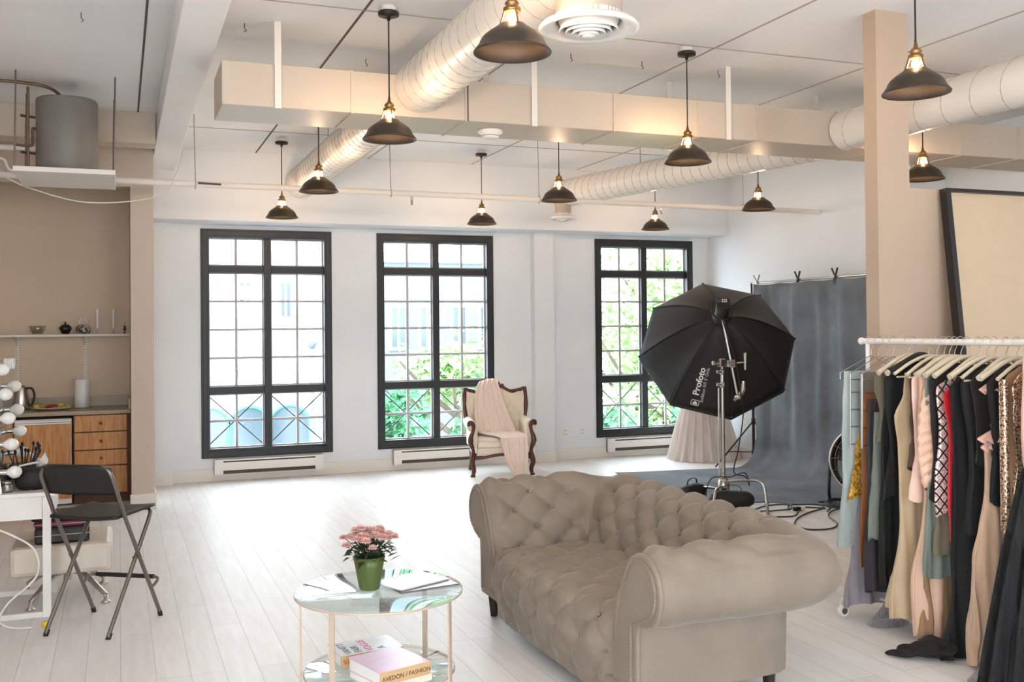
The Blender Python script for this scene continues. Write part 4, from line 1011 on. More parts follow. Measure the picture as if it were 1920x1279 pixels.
b.tube([(fc+fs_*.34).xy.to_3d()+Vector((0, 0, .02)), (fc+fs_*.30+fa*.22).xy.to_3d()+Vector((0, 0, .015)), (fc-fs_*.30+fa*.22).xy.to_3d()+Vector((0, 0, .015)), (fc-fs_*.34).xy.to_3d()+Vector((0, 0, .02))], .014, 8)
b.build('floor_cradle', M['black'], fn_, True)
z = .007
loosecable('dark cable winding on the floor from the light stand toward the rack', [(4.98, 7.52, z), (5.03, 7.42, z), (5.12, 7.45, z), (5.40, 7.62, z), (5.62, 7.60, z), (5.50, 7.40, z), (5.25, 7.36, z+.004), (5.16, 7.17, z), (5.33, 7.12, z), (5.50, 7.28, z+.006), (5.66, 7.42, z), (5.80, 7.30, z)], .006, 'cable')
loosecable('blue-black extension cable looped on the floor in front of the fan', [(5.50, 7.42, z), (5.62, 7.56, z), (5.85, 7.50, z), (5.78, 7.30, z+.006), (5.55, 7.20, z), (5.30, 7.02, z+.004), (5.10, 6.80, z), (5.08, 6.60, z), (5.26, 6.56, z), (5.44, 6.70, z), (5.58, 6.98, z), (5.74, 7.14, z+.006), (5.95, 7.20, z+.01), (6.02, 7.05, z)], .0065, 'cable')
loosecable('tangled blue-black cable bundle beside the fan', [(5.70, 7.15, z+.006), (5.86, 7.28, z+.02), (5.98, 7.40, z+.03), (5.90, 7.48, z+.02), (5.78, 7.36, z+.03), (5.84, 7.18, z+.02), (5.98, 7.16, z+.04), (6.06, 7.30, z+.05), (5.98, 7.42, z+.05), (5.84, 7.34, z+.04), (5.88, 7.16, z+.03), (6.06, 7.12, z+.02), (6.1, 6.95, z)], .0065, 'cable')
loosecable('thin dark cable lying on the edge of the canvas by the light stand', [(5.24, 7.86, .012), (5.38, 7.80, .012), (5.52, 7.74, .012), (5.42, 7.66, .012), (5.30, 7.45, z), (5.18, 7.40, z), (5.05, 7.30, z)], .005, 'cable')
t = thing('cable_adapter', 'small black plug adapter lying on the floor among the cables', 'adapter', (5.52, 7.33, 0))
MB().bx(5.49, 5.55, 7.31, 7.35, .001, .035).build('adapter_body', M['black'], t, True, bevel=.004)
MB().bx(5.551, 5.60, 7.315, 7.345, .005, .030).build('plug', M['white'], t, True, bevel=.003)

# ================================================================== LEANING PANEL
pn = thing('leaning_mirror_panel', 'tall dark-framed panel leaning on the cream partition wall', 'leaning panel', (5.4, 4.6, 0))
pt_ = Vector((0, 4.755, 2.44)); pb = Vector((0, 4.50, .002)); X0, X1 = 4.655, 6.15
dd = (pt_-pb).normalized(); Lp = (pt_-pb).length; nn_ = Vector((0, -dd.z, dd.y))
def pm(x, s, off): return Vector((x, pb.y, pb.z))+dd*s+nn_*off
def slabp(b, x0, x1, s0, s1, o0, o1):
    return b.add([pm(x0, s0, o0), pm(x1, s0, o0), pm(x1, s1, o0), pm(x0, s1, o0), pm(x0, s0, o1), pm(x1, s0, o1), pm(x1, s1, o1), pm(x0, s1, o1)], [(0, 3, 2, 1), (4, 5, 6, 7), (0, 1, 5, 4), (1, 2, 6, 5), (2, 3, 7, 6), (3, 0, 4, 7)])
b = MB(); w = .035; slabp(b, X0, X0+w, 0, Lp, 0, .055); slabp(b, X1-w, X1, 0, Lp, 0, .055); slabp(b, X0+w, X1-w, 0, w, 0, .055); slabp(b, X0+w, X1-w, Lp-.02, Lp, 0, .055); b.build('dark_frame', M['darkleg'], pn, True)
b = MB(); w2 = .012; slabp(b, X0+w, X0+w+w2, w, Lp-.02, .02, .045); b.build('inner_slip', M['brass'], pn, True)
M['panel'] = pmat('tan_panel', (204, 178, 148), .5, noise_amt=.02)
b = MB(); slabp(b, X0+w, X1-w, w, Lp-.02, .012, .024); b.build('panel_face', M['panel'], pn, True)

# ================================================================== CLOTHES RACK
RX = 3.95; RZ = 1.53
rk = thing('clothes_rack', 'white metal clothes rack on casters, packed with garments', 'clothes rack', (RX, 4.0, 0))
MB().tube([(RX, 4.63, RZ), (RX, 3.25, RZ)], .0165, 16).sphere((RX, 4.635, RZ), .021, 12).build('rail', M['whitemetal'], rk, True)
for y in (4.585, 3.30):
    MB().tube([(RX, y, .10), (RX, y, RZ)], .012, 12).build('upright', M['whitemetal'], rk, True)
    MB().tube([(RX-.20, y, .095), (RX+.20, y, .095)], .012, 12).build('foot', M['whitemetal'], rk, True)
    for s in (-1, 1):
        w = MB().tube([(RX+s*.195, y-.012, .030), (RX+s*.195, y+.012, .030)], .030, 20)
        w = w.build('caster_wheel', M['whitemetal'], rk, True, bevel=.003)
        MB().tube([(RX+s*.195, y-.015, .030), (RX+s*.195, y+.015, .030)], .018, 14).build('hub_cap', M['tube'], w, True)
        MB().tube([(RX+s*.195, y+.020, .03), (RX+s*.195, y+.018, .07), (RX+s*.195, y, .10)], .006, 8).build('caster_stem', M['whitemetal'], rk, True)
MB().tube([(RX, 4.585, .095), (RX, 3.30, .095)], .010, 10).build('lower_bar', M['whitemetal'], rk, True)

def hook(b, y, top=RZ, neck=1.45):
    P = [(RX+.024*math.cos(a), y, top+.004+.024*math.sin(a)) for a in [math.radians(200-i*20) for i in range(11)]]+[(RX+.024, y, top-.012), (RX+.004, y, top-.045), (RX, y, neck)]
    # the hook is turned so its crook sits over the rail
    return b.tube(P, .0022, 6)
def hanger(y, label, kind='wood', yaw=0., z=1.45, group=None):
    t = thing('clothes_hanger', label, 'hanger', (RX, y, z), yaw, group)
    b = MB(); hook(b, y, RZ, z); b2 = MB(); b2.v = [v-Vector((RX, y, z)) for v in b.v]; b2.f = b.f; b2.sm = b.sm; b2.mi = b.mi
    b2.build('hook', M['steel'], t)
    if kind == 'wood':
        P = smooth_path([(-.205, 0, -.085), (-.15, 0, -.055), (-.07, 0, -.012), (0, 0, .008), (.07, 0, -.012), (.15, 0, -.055), (.205, 0, -.085)], 5)
        MB().tube(P, [.010+.005*abs(i/len(P)-.5)*2 for i in range(len(P))], 10).build('shoulders', M['ivory'], t)
    elif kind == 'bar':
        P = smooth_path([(-.205, 0, -.085), (-.10, 0, -.025), (0, 0, .006), (.10, 0, -.025), (.205, 0, -.085)], 5)
        MB().tube(P, .009, 10).build('shoulders', M['ivory'], t); MB().tube([(-.19, 0, -.10), (.19, 0, -.10)], .005, 8).build('trouser_bar', M['ivory'], t)
    else:
        b = MB().tube([(-.19, 0, -.095), (0, 0, 0), (.19, 0, -.095)], .0025, 6); b.tube([(-.19, 0, -.095), (-.19, 0, -.13)], .0025, 6); b.tube([(.19, 0, -.095), (.19, 0, -.13)], .0025, 6); b.tube([(-.19, 0, -.13), (-.02, 0, -.13)], .0025, 6)
        if kind == 'multi':
            b.tube([(-.19, 0, -.13), (-.196, 0, -.50)], .0028, 6)
            for k in range(4): b.tube([(-.192-.001*k, 0, -.20-.095*k), (-.11, 0, -.20-.095*k)], .0022, 6)
        b.build('wire_frame', M['steel'], t)
    return t
def garment(name, label, cat, y, mat, prof_, k=9, amp=.35, ph=0., yaw=0., group=None, parent_parts=None, n=64, rows=46, sleeve=None):
    """prof_: list of (z, left edge x offset, right edge x offset, half thickness)"""
    t = thing(name, label, cat, (RX, y, prof_[0][0]), yaw, group) if sleeve else None
    zs_ = [p[0] for p in prof_]; rnd_ = random.Random(int(y*1000)+len(label))
    p1, p2, p3 = rnd_.random()*6, rnd_.random()*6, rnd_.random()*6
    def f(u, v):
        z = zs_[0]+(zs_[-1]-zs_[0])*v; i = 0
        while i < len(zs_)-2 and z < zs_[i+1]: i += 1
        q = (z-zs_[i])/(zs_[i+1]-zs_[i]); q = q*q*(3-2*q)*.6+q*.4
        l, r, h = [prof_[i][j]*(1-q)+prof_[i+1][j]*q for j in (1, 2, 3)]
        th = 2*PI*u; c, s = math.cos(th), math.sin(th); cx = (l+r)/2; hw = (r-l)/2; w = min(1, v*3)
        x = cx+hw*math.copysign(abs(c)**.8, c)
        fold = math.sin((x+.3)*k*6.3+p1+v*1.2)*.55+math.sin((x+.3)*k*14+p2-v*2)*.3+math.sin((x+.3)*k*3+p3+v*3)*.4
        y_ = h*math.copysign(abs(s)**.7, s)+h*amp*2*fold*w*(1 if abs(s) > .12 else .4)
        x += h*.30*math.sin(v*9+p2+s*2)*w+.006*noise.noise(Vector((v*8, p1, s)))
        zz = z+.012*math.sin(th*3+p1)*v
        return Vector((x, y_, zz-prof_[0][0]))
    b = MB().grid(f, n, rows, cu=True)
    m = len(b.v); b.add([f(i/n, 0) for i in range(n)], [tuple(range(n))])
    if t:
        b.build(sleeve, M[mat], t)
        return t
    o = b.build(name, M[mat]); o.location = (RX, y, prof_[0][0]); o.rotation_euler = (0, 0, yaw); XF[o.name] = Matrix.Translation(o.location) @ Matrix.Rotation(yaw, 4, 'Z')
    return tag(o, label, cat, group)
def cm(key, rgb, rough=.8, sheen=.2, na=.12, ns=12, **k): M[key] = pmat(key, rgb, rough, noise_amt=na, nscale=ns, stretch=(1, 1, .2), sheen=sheen, **k)
cm('g_paleblue', (166, 176, 172), .7); cm('g_taupe', (128, 118, 104)); cm('g_rust', (150, 92, 52), .6); cm('g_lav', (146, 140, 146)); cm('g_char', (52, 48, 52)); cm('g_grn', (122, 128, 118))
cm('g_dkgreen', (16, 21, 20), .8, .05); cm('g_black', (11, 10, 11), .8, .03); cm('g_sand', (196, 170, 134), .45, .3); cm('g_brown', (88, 62, 52)); cm('g_peach', (222, 182, 154), .5, .3); cm('g_blush', (226, 190, 172), .6)
cm('g_mint', (122, 130, 118), .8); cm('g_olive', (118, 108, 88)); cm('g_pink', (214, 168, 152), .6); cm('g_tan', (150, 116, 84)); cm('g_red', (190, 28, 36), .5); cm('g_dk', (30, 24, 24)); cm('g_wine', (60, 30, 38))
M['g_gold'] = sequin_mat('gold_brocade', (150, 104, 26), (226, 178, 74), 60, .5, .35)
M['g_seq'] = sequin_mat('bronze_sequins', (90, 62, 46), (232, 200, 170), 170, .25, .6)
M['g_lat'] = lattice_mat('pink_sequins_black_lattice')
M['g_tulle'] = sheer_mat('blush_tulle', (206, 170, 140), .86, 30)
M['g_btulle'] = sheer_mat('black_tulle', (12, 12, 14), .93, 30, .03)
M['g_gtulle'] = sheer_mat('grey_tulle', (120, 116, 122), .6, 50)
T = 1.40
# hangers (from the far end of the rail towards the camera)
for i, (y, kd, lb) in enumerate([
    (4.56, 'wire', 'bare wire hanger at the far left end of the rack, holding the pale blue trousers'),
    (4.50, 'multi', 'tall multi-bar wire trouser hanger, leftmost of the three on the rack'),
    (4.44, 'multi', 'tall multi-bar wire trouser hanger, middle one of the three on the rack'),
    (4.385, 'multi', 'tall multi-bar wire trouser hanger, rightmost of the three on the rack'),
    (4.27, 'wood', 'ivory hanger behind the sequin-collared black jacket'),
    (4.235, 'wood', 'ivory hanger carrying the sequin-collared black jacket'),
    (4.13, 'bar', 'ivory hanger with white tip carrying the long sand dress'),
    (4.07, 'bar', 'ivory hanger above the brown top'),
    (4.02, 'wood', 'ivory hanger of the draped peach dress'),
    (3.985, 'wood', 'ivory hanger just in front of the draped peach dress'),
    (3.95, 'wood', 'ivory hanger of the mint dress'),
    (3.91, 'wood', 'ivory hanger of the diamond-lattice sequin dress'),
    (3.87, 'wood', 'ivory hanger between the lattice dress and the red dress'),
    (3.80, 'wood', 'ivory hanger of the red dress'),
    (3.75, 'wood', 'ivory hanger with a white tip over the long black gown'),
    (3.70, 'bar', 'ivory hanger over the sheer black top'),
    (3.63, 'wood', 'large ivory hanger carrying the blush tulle gown'),
    (3.57, 'wood', 'large ivory hanger right of the blush tulle gown'),
    (3.50, 'bar', 'ivory trouser-bar hanger of the bronze sequin dress, nearest the camera')]):
    hanger(y, lb, kd, yaw=((i*37) % 11-5)*.035)
S = lambda z, hw=.20, h=.012: (z, -hw, hw, h)
def std(zb, bl, br, waist=None, hs=.19, ht=.014, hb=.02, top=T, neck=.07):
    P = [(top+.025, -neck, neck, .008), (top-.02, -hs*.8, hs*.8, ht), (top-.06, -hs, hs, ht)]
    if waist: P += [(top-.40, -waist, waist, ht)]
    return P+[(zb+(top-zb)*.35, -bl*.85, br*.85, hb), (zb, -bl, br, hb)]
garment('trousers', 'pale blue-grey wide trousers hanging at the far left of the rack', 'trousers', 4.545, 'g_paleblue', [(1.365, -.20, -.02, .010), (1.30, -.205, .0, .014), (1.0, -.215, .06, .020), (.40, -.245, .05, .026)], k=4)
garment('trousers', 'taupe trousers clipped at the far left of the rack, behind the wire hangers', 'trousers', 4.475, 'g_taupe', [(1.36, -.15, .16, .008), (1.0, -.15, .16, .012), (.75, -.15, .16, .014)], k=5)
garment('brocade_skirt', 'gold brocade skirt edge peeking out at the left of the rack', 'skirt', 4.50, 'g_gold', [(1.10, -.13, .12, .006), (.90, -.17, .14, .008), (.66, -.225, .15, .012)], k=4)
garment('long_skirt', 'rust brown long skirt near the left end of the rack', 'skirt', 4.44, 'g_rust', [(1.26, -.16, .16, .008), (.9, -.17, .16, .014), (.30, -.19, .16, .018)], k=6)
garment('long_dress', 'lavender-grey long dress reaching near the left caster', 'dress', 4.525, 'g_lav', [(1.0, -.08, .15, .010), (.70, -.13, .16, .014), (.40, -.18, .16, .02), (.075, -.235, .17, .035)], k=7)
garment('long_dress', 'charcoal long dress near the left end of the rack', 'dress', 4.40, 'g_char', [(1.22, -.16, .15, .010), (.8, -.18, .17, .018), (.18, -.20, .18, .03)], k=8)
garment('long_scarf', 'grey-green sheer scarf between the charcoal and black dresses', 'scarf', 4.355, 'g_grn', [(1.15, -.16, -.02, .006), (.8, -.18, -.02, .010), (.47, -.215, -.04, .012)], k=7)
garment('camisole', 'dark wine top hanging from the middle wire hanger', 'top', 4.36, 'g_wine', [(1.32, -.14, .14, .010), (1.1, -.16, .14, .014), (.95, -.15, .14, .012)], k=7)
garment('long_dress', 'dark green-black long dress left of the black jacket', 'dress', 4.30, 'g_dkgreen', [(1.30, -.12, .14, .012), (1.0, -.17, .17, .016), (.22, -.20, .2, .035)], k=8)
garment('olive_blouse', 'olive taupe blouse left of the black jacket', 'blouse', 4.325, 'g_olive', std(1.0, .17, .15, None, .18), k=8)
jk = garment('black_jacket', 'black jacket with sequined collar on an ivory hanger', 'jacket', 4.225, 'g_black', std(.71, .205, .19, None, .205, .020, .026), k=5, sleeve='jacket_body')
MB().tube(smooth_path([(-.19, -.03, -.05), (-.10, -.035, -.01), (0, -.04, .03), (.10, -.03, .0), (.18, -.02, -.05)], 6), .022, 10).build('sequined_collar', M['g_dk'], jk)
garment('satin_dress', 'long sand coloured satin dress flaring at the hem', 'dress', 4.155, 'g_sand', [(1.37, -.13, -.10, .006), (1.26, -.145, -.05, .010), (1.15, -.20, .12, .014), (1.0, -.18, .14, .016), (.6, -.185, .17, .02), (.10, -.235, .2, .045)], k=6)
garment('wide_skirt', 'pale sand skirt hem flaring out left of the satin dress', 'skirt', 4.22, 'g_sand', [(.75, -.06, .12, .012), (.45, -.10, .14, .018), (.16, -.24, .16, .035)], k=6)
garment('camisole', 'brown satin top with straps right of the sand dress', 'top', 4.085, 'g_brown', std(.88, .19, .18, .16, .17), k=7)
garment('blush_blouse', 'pale blush blouse left of the draped peach dress', 'blouse', 4.045, 'g_blush', std(.73, .215, .18, .18, .19), k=6)
pd = garment('draped_dress', 'peach draped long dress with ruched bodice', 'dress', 4.0, 'g_peach', [(T+.02, -.07, .07, .01), (T-.03, -.18, .16, .018), (1.1, -.175, .16, .03), (.75, -.16, .16, .025), (.30, -.23, .18, .03), (.05, -.22, .2, .035)], k=6, sleeve='skirt')
MB().grid(lambda u, v: Vector((-.10+.115*math.cos(2*PI*u)*math.sin(PI*(.12+.8*v))**.5-.03*v, -.035+.03*math.sin(2*PI*u)-.006*math.sin(v*60+u*14), -.10-.52*v+.02*math.sin(2*PI*u+v*3))), 24, 60, cu=True).build('ruched_bodice', M['g_peach'], pd)
garment('lace_dress', 'mint green dress with scalloped hem behind the sequin dress', 'dress', 3.955, 'g_mint', [(T, -.08, .08, .01), (T-.05, -.19, .19, .014), (1.0, -.18, .18, .016), (.6, -.20, .2, .022), (.36, -.215, .21, .028)], k=10)
garment('tulle_skirt_long', 'tan gauze skirt hem showing under the mint dress', 'skirt', 3.985, 'g_tan', [(.60, -.16, .16, .014), (.35, -.19, .18, .02), (.04, -.22, .2, .03)], k=9)
garment('olive_slip', 'olive grey torn slip below the sequin lattice dress', 'dress', 3.915, 'g_olive', [(.90, -.15, .17, .012), (.70, -.165, .18, .016), (.48, -.19, .18, .02)], k=8)
garment('sequin_dress', 'pink sequin dress under a black diamond lattice', 'dress', 3.885, 'g_lat', [(1.36, -.10, .1, .01), (1.31, -.185, .18, .014), (1.1, -.175, .17, .016), (.68, -.205, .2, .022)], k=3, amp=.2)
garment('black_mesh_jacket', 'black beaded mesh jacket left of the lattice sequin dress', 'jacket', 3.925, 'g_dk', std(.74, .20, .18, None, .195, .012, .014), k=6)
rd = garment('red_dress', 'red dress mostly hidden between the lattice dress and the black gown', 'dress', 3.835, 'g_red', [(1.33, -.11, .1, .01), (1.28, -.19, .18, .012), (1.1, -.165, .17, .013), (.55, -.165, .17, .014)], k=6)
bg_ = garment('black_gown', 'long black gown whose train spreads over the floor', 'gown', 3.78, 'g_black', [(T-.02, -.09, .09, .012), (T-.07, -.20, .19, .020), (1.1, -.19, .18, .024), (.7, -.17, .18, .028), (.35, -.18, .2, .035), (.06, -.26, .2, .05), (.012, -.30, .2, .06)], k=5, sleeve='gown_body')
def train(u, v):
    th = 2*PI*u; L_ = .22; x = -.24-L_*v; w = .085*(1-v)**.7+.018; y = .05+.10*v
    return Vector((x+.02*math.sin(th*3+v*5)*(1-v), y+w*math.cos(th)+.012*math.sin(v*14), -(T-.02)+.008+max(0, (.075*(1-v)**1.1+.014)*(.5+.5*math.sin(th)))+.008*math.sin(v*22+th)*max(0, math.sin(th))))
MB().grid(train, 30, 30, cu=True).build('train', M['g_black'], bg_)
garment('black_coat', 'black coat left of the blush tulle gown', 'coat', 3.715, 'g_black', std(.62, .185, .18, None, .195, .022, .026), k=5)
garment('sheer_black_top', 'sheer dark top over the black coat', 'top', 3.675, 'g_dk', std(.95, .16, .18, None, .185, .010, .012), k=7)
bl = garment('tulle_gown', 'blush gown with ruffled bodice and long sheer tulle skirt', 'gown', 3.62, 'g_tulle', [(1.05, -.155, -.02, .014), (.85, -.155, .02, .02), (.5, -.21, .12, .035), (.2, -.26, .14, .05), (.02, -.22, .14, .05)], k=7, sleeve='tulle_skirt')
z0_ = 1.05
MB().grid(lambda u, v: Vector((-.09+(.05+.012*math.sin(v*30))*math.cos(2*PI*u)+.05*(1-v)**2, .02*math.sin(2*PI*u)-.03, .32-.33*v)), 20, 24, cu=True).build('bodice', M['g_pink'], bl)
def ruff(zc, r, am, ph):
    return lambda u, v: Vector((-.10+(.035+r*v)*math.cos(2*PI*u)*(1+am*math.sin(2*PI*u*9+ph)), -.03+(.02+.6*r*v)*math.sin(2*PI*u)*(1+am*math.sin(2*PI*u*9+ph)), zc-.05*v+.012*math.sin(2*PI*u*9+ph)*v))
for zc, r in ((.30, .05), (.07, .065), (.03, .05)):
    MB().grid(ruff(zc, r, .18, zc*9), 90, 6, cu=True).build('ruffle', M['g_pink'], bl, solid=.002)
garment('black_lace_dress', 'short black dress right of the blush tulle gown', 'dress', 3.565, 'g_black', std(.78, .19, .19, .17, .19, .018, .022), k=7)
tn = garment('bronze_dress', 'tan and bronze sequin dress near the right end of the rack', 'dress', 3.49, 'g_tan', std(.66, .19, .2, .17, .19, .016, .02), k=6, sleeve='dress_body')
MB().grid(lambda u, v: Vector((-.185+.03*v*0+.018*math.cos(2*PI*u), -.012+.022*math.sin(2*PI*u), -.06-.70*v)), 14, 40, cu=True).build('sequin_band', M['g_seq'], tn)
garment('brown_dress', 'dark brown beaded dress beside the bronze sequin dress', 'dress', 3.445, 'g_seq', std(.85, .16, .2, .15, .17, .014, .018), k=6)
btg = thing('black_tulle_gown', 'voluminous black tulle gown at the right edge, nearest the camera', 'gown', (RX-.05, 3.40, 1.05))
def bt(r0_, r1_, h0, h1, k, ph, yk=.55):
    def f(u, v):
        th = 2*PI*u; r = r0_+(r1_-r0_)*v**.8; r *= 1+.09*math.sin(th*k+ph+v*2)+.05*math.sin(th*(2*k+1)+ph)
        return Vector((RX-.03+r*math.cos(th), 3.37+r*yk*math.sin(th), h0+(h1-h0)*v+.02*math.sin(th*5+ph)*v))
    return f
MB().grid(bt(.09, .30, 1.10, .02, 9, 0, .42), 120, 30, cu=True).build('underlayer', M['g_black'], btg, True)
MB().grid(bt(.12, .37, 1.0, .012, 13, 2, .45), 160, 30, cu=True).build('tulle_layer', M['g_btulle'], btg, True)
def flounce(u, v): th = 2*PI*u; return Vector((3.66+.12*math.cos(th)*(.4+.6*v), 3.46+.10*math.sin(th)*(.4+.6*v), .006+.07*(1-v)+.012*math.sin(th*7)*(1-v)))
MB().grid(flounce, 60, 6, cu=True).build('floor_flounce', M['g_gtulle'], btg, True)
garment('peach_wrap', 'peach wrap hanging at the very right edge of the rack', 'wrap', 3.33, 'g_pink', [(1.55, -.22, .1, .012), (1.3, -.235, .15, .02), (1.0, -.215, .15, .022), (.85, -.19, .15, .022)], k=3)
gt = MB().grid(lambda u, v: Vector((3.87+.13*v*math.cos(2*PI*u)+.0, 4.36+.08*v*math.sin(2*PI*u), .14*(1-v)**1.3+.006+.012*(1+math.sin(2*PI*u*7))*v*(1-v))), 60, 10, cu=True).build('grey_tulle_bundle', M['g_gtulle']); tag(gt, 'small grey tulle bundle on the floor under the rack', 'fabric')

# ================================================================== KITCHENETTE
cab = thing('drawer_cabinet', 'oak drawer cabinet with four drawers and small round knobs', 'cabinet', (-.16, 10.6, 0))
CYF = 10.315
MB().bx(-.405, .096, CYF+.02, 10.948, .09, .845).bx(-.40, .09, CYF+.06, 10.9, .0, .09).build('carcass', M['oakshade'], cab, True)
for z0, z1 in ((.685, .838), (.515, .675), (.365, .505), (.10, .355)):
    d = MB().bx(-.395, .066, CYF, CYF+.019, z0, z1).build('drawer', M['oak'], cab, True, bevel=.003)
    if z0 > .2: MB().lathe([(.001, -.024), (.012, -.022), (.014, -.016), (.006, -.008), (.006, 0)], (-.165, CYF, (z0+z1)/2), 14, Matrix.Rotation(-PI/2, 3, 'X')).build('knob', M['brass'], d, True)
fr = thing('undercounter_fridge', 'small fridge with an oak panel door and white top strip under the counter', 'fridge', (-.66, 10.6, 0))
MB().bx(-.905, -.42, CYF+.02, 10.9, .02, .815).build('fridge_body', M['white'], fr, True)
MB().bx(-.90, -.425, CYF-.002, CYF+.0195, .07, .765).build('oak_door', M['oak'], fr, True, bevel=.002)
MB().bx(-.90, -.425, CYF-.006, CYF+.0195, .768, .805).build('top_strip', M['white'], fr, True, bevel=.003)
MB().bx(-.90, -.425, CYF-.007, CYF-.0061, .783, .787).build('strip_groove', M['seam'], fr, True)
cab2 = thing('base_cabinet', 'oak base cabinet at the far left, mostly out of the frame', 'cabinet', (-1.5, 10.6, 0))
MB().bx(-2.1, -.915, CYF+.02, 10.948, 0, .845).build('carcass', M['oak'], cab2, True); MB().bx(-1.5, -.925, CYF, CYF+.0195, .1, .835).build('door', M['oak'], cab2, True, bevel=.003)
ct = thing('counter_worktop', 'speckled grey-brown countertop with low backsplash', 'countertop', (-1, 10.6, .865))
MB().bx(-2.2, .098, 10.285, 10.948, .846, .886).build('worktop', M['granite'], ct, True, bevel=.006)
MB().bx(-2.2, .098, 10.925, 10.949, .8865, .985).bx(.078, .0985, 10.33, 10.924, .8865, .985).build('backsplash', M['granite'], ct, True)
CT = .8865
kt = thing('kettle', 'steel kettle with black handle behind the vanity bulbs', 'kettle', (-.87, 10.62, CT))
MB().lathe([(.001, 0), (.075, 0), (.078, .01), (.07, .12), (.055, .21), (.05, .225), (.02, .24), (.001, .243)], (-.87, 10.62, CT), 28).build('body', M['steel'], kt, True)
MB().tube(smooth_path([(-.815, 10.60, CT+.21), (-.775, 10.60, CT+.205), (-.755, 10.60, CT+.14), (-.775, 10.60, CT+.06), (-.80, 10.60, CT+.04)], 5), .011, 8).build('handle', M['black'], kt, True)
pl = thing('fruit_platter', 'oval platter of yellow and red fruit on the counter', 'platter', (-.60, 10.58, CT))
MB().lathe([(.001, .004), (.10, .004), (.165, .018), (.17, .02), (.165, .024), (.10, .010), (.001, .010)], (-.60, 10.58, CT), 36).build('plate', M['cream'], pl, True)
rf = random.Random(9); M['f_y'] = pmat('yellow_fruit', (226, 196, 70), .5); M['f_r'] = pmat('red_fruit', (170, 50, 50), .4)
for k in range(26):
    a = rf.random()*2*PI; r = .14*math.sqrt(rf.random()); x = -.60+r*math.cos(a); y = 10.58+r*math.sin(a); red = abs(x+.60) < .05
    f = MB().sphere((x, y, CT+.032+.010*rf.random()), .016 if red else .020, 8, (1.2, 1, .8)).build('fruit_piece', M['f_r' if red else 'f_y'])
    tag(f, 'red fruit piece in the middle of the platter' if red else 'yellow fruit piece around the platter', 'fruit', 'red fruit pieces' if red else 'yellow fruit pieces')
pt = thing('paper_towel_roll', 'upright white paper towel roll on the counter', 'paper towel', (-.338, 10.66, CT))
MB().lathe([(.001, 0), (.072, 0), (.072, .008), (.001, .008)], (-.338, 10.66, CT), 28).build('holder_base', M['steel'], pt, True)
MB().lathe([(.02, .009), (.066, .009), (.067, .28), (.02, .28), (.02, .009)], (-.338, 10.66, CT), 32).build('roll', M['paper'], pt, True)
tag(MB().tube(smooth_path([(-.38, 10.56, CT+.006), (-.33, 10.54, CT+.006), (-.28, 10.56, CT+.007), (-.25, 10.55, CT+.006)], 4), .005, 6).build('corkscrew', M['steel']), 'small metal utensil lying in front of the paper towel roll', 'utensil')
# shelf
sh = thing('wall_shelf', 'long white wall shelf on slotted brackets above the counter', 'shelf', (-1, 10.8, 1.595))
MB().bx(-2.2, .095, 10.72, 10.949, 1.583, 1.605).build('board', M['trim'], sh, True, bevel=.003)
for x in (-.93, -.316):
    MB().bx(x-.014, x+.014, 10.938, 10.9495, 1.0, 1.582).build('slotted_rail', M['trim'], sh, True)
    b = MB()
    for k in range(22):
        for s in (-1, 1): b.bx(x+s*.006-.002, x+s*.006+.002, 10.9365, 10.9379, 1.02+k*.025, 1.034+k*.025)
    b.build('slots', M['seam'], sh, True)
    MB().add([(x-.004, 10.937, 1.50), (x-.004, 10.937, 1.582), (x-.004, 10.76, 1.582), (x+.004, 10.937, 1.50), (x+.004, 10.937, 1.582), (x+.004, 10.76, 1.582)], [(0, 1, 2), (3, 5, 4), (0, 3, 4, 1), (1, 4, 5, 2), (2, 5, 3, 0)]).build('bracket', M['trim'], sh, True)
SZ = 1.6055
def jar(name, label, cat, x, prof_, mat, part='body', y=10.83):
    t = thing(name, label, cat, (x, y, SZ)); MB().lathe(prof_, (x, y, SZ), 32).build(part, M[mat], t, True); return t
jar('glass_bowl', 'clear glass bowl on the wall shelf', 'bowl', -.74, [(.001, .004), (.045, .004), (.062, .04), (.078, .085), (.075, .085), (.058, .04), (.04, .01), (.001, .01)], 'cglass')
M['vase'] = pmat('dark_vase', (42, 32, 30), .3)
j = jar('dark_lidded_urn', 'small dark round urn with a pointed lid on the wall shelf', 'urn', -.492, [(.001, .002), (.032, .002), (.056, .05), (.056, .07), (.035, .092), (.012, .10), (.001, .10)], 'vase')
MB().lathe([(.02, .101), (.008, .106), (.006, .122), (.001, .124)], (-.492, 10.83, SZ), 16).build('lid', M['vase'], j, True)
M['spotjar'] = sequin_mat('mottled_jar', (70, 56, 46), (206, 196, 180), 60, .3, .0)
j = jar('mottled_glass_jar', 'mottled brown glass jar with a ring handle on the shelf', 'jar', -.330, [(.001, .002), (.05, .002), (.068, .025), (.068, .06), (.055, .085), (.03, .092), (.001, .092)], 'spotjar')
MB().tube(arc((-.330, 10.83, SZ+.122), .034, 0, 2*PI, 24)[:-1], .007, 8, True).build('ring_handle', M['cglass'], j, True)
for x, lb in ((-.200, 'slim white candle on the wall shelf, left one'), (-.052, 'slim white candle on the wall shelf, right one')):
    j = thing('candle_stick', lb, 'candle', (x, 10.83, SZ)); MB().lathe([(.001, .001), (.025, .001), (.025, .006), (.006, .010), (.005, .05), (.012, .055), (.001, .056)], (x, 10.83, SZ), 16).build('clear_holder', M['cglass'], j, True)
    MB().cyl((x, 10.83, SZ+.055), (x, 10.83, SZ+.245), .011, .010, 14).build('candle', M['paper'], j, True)
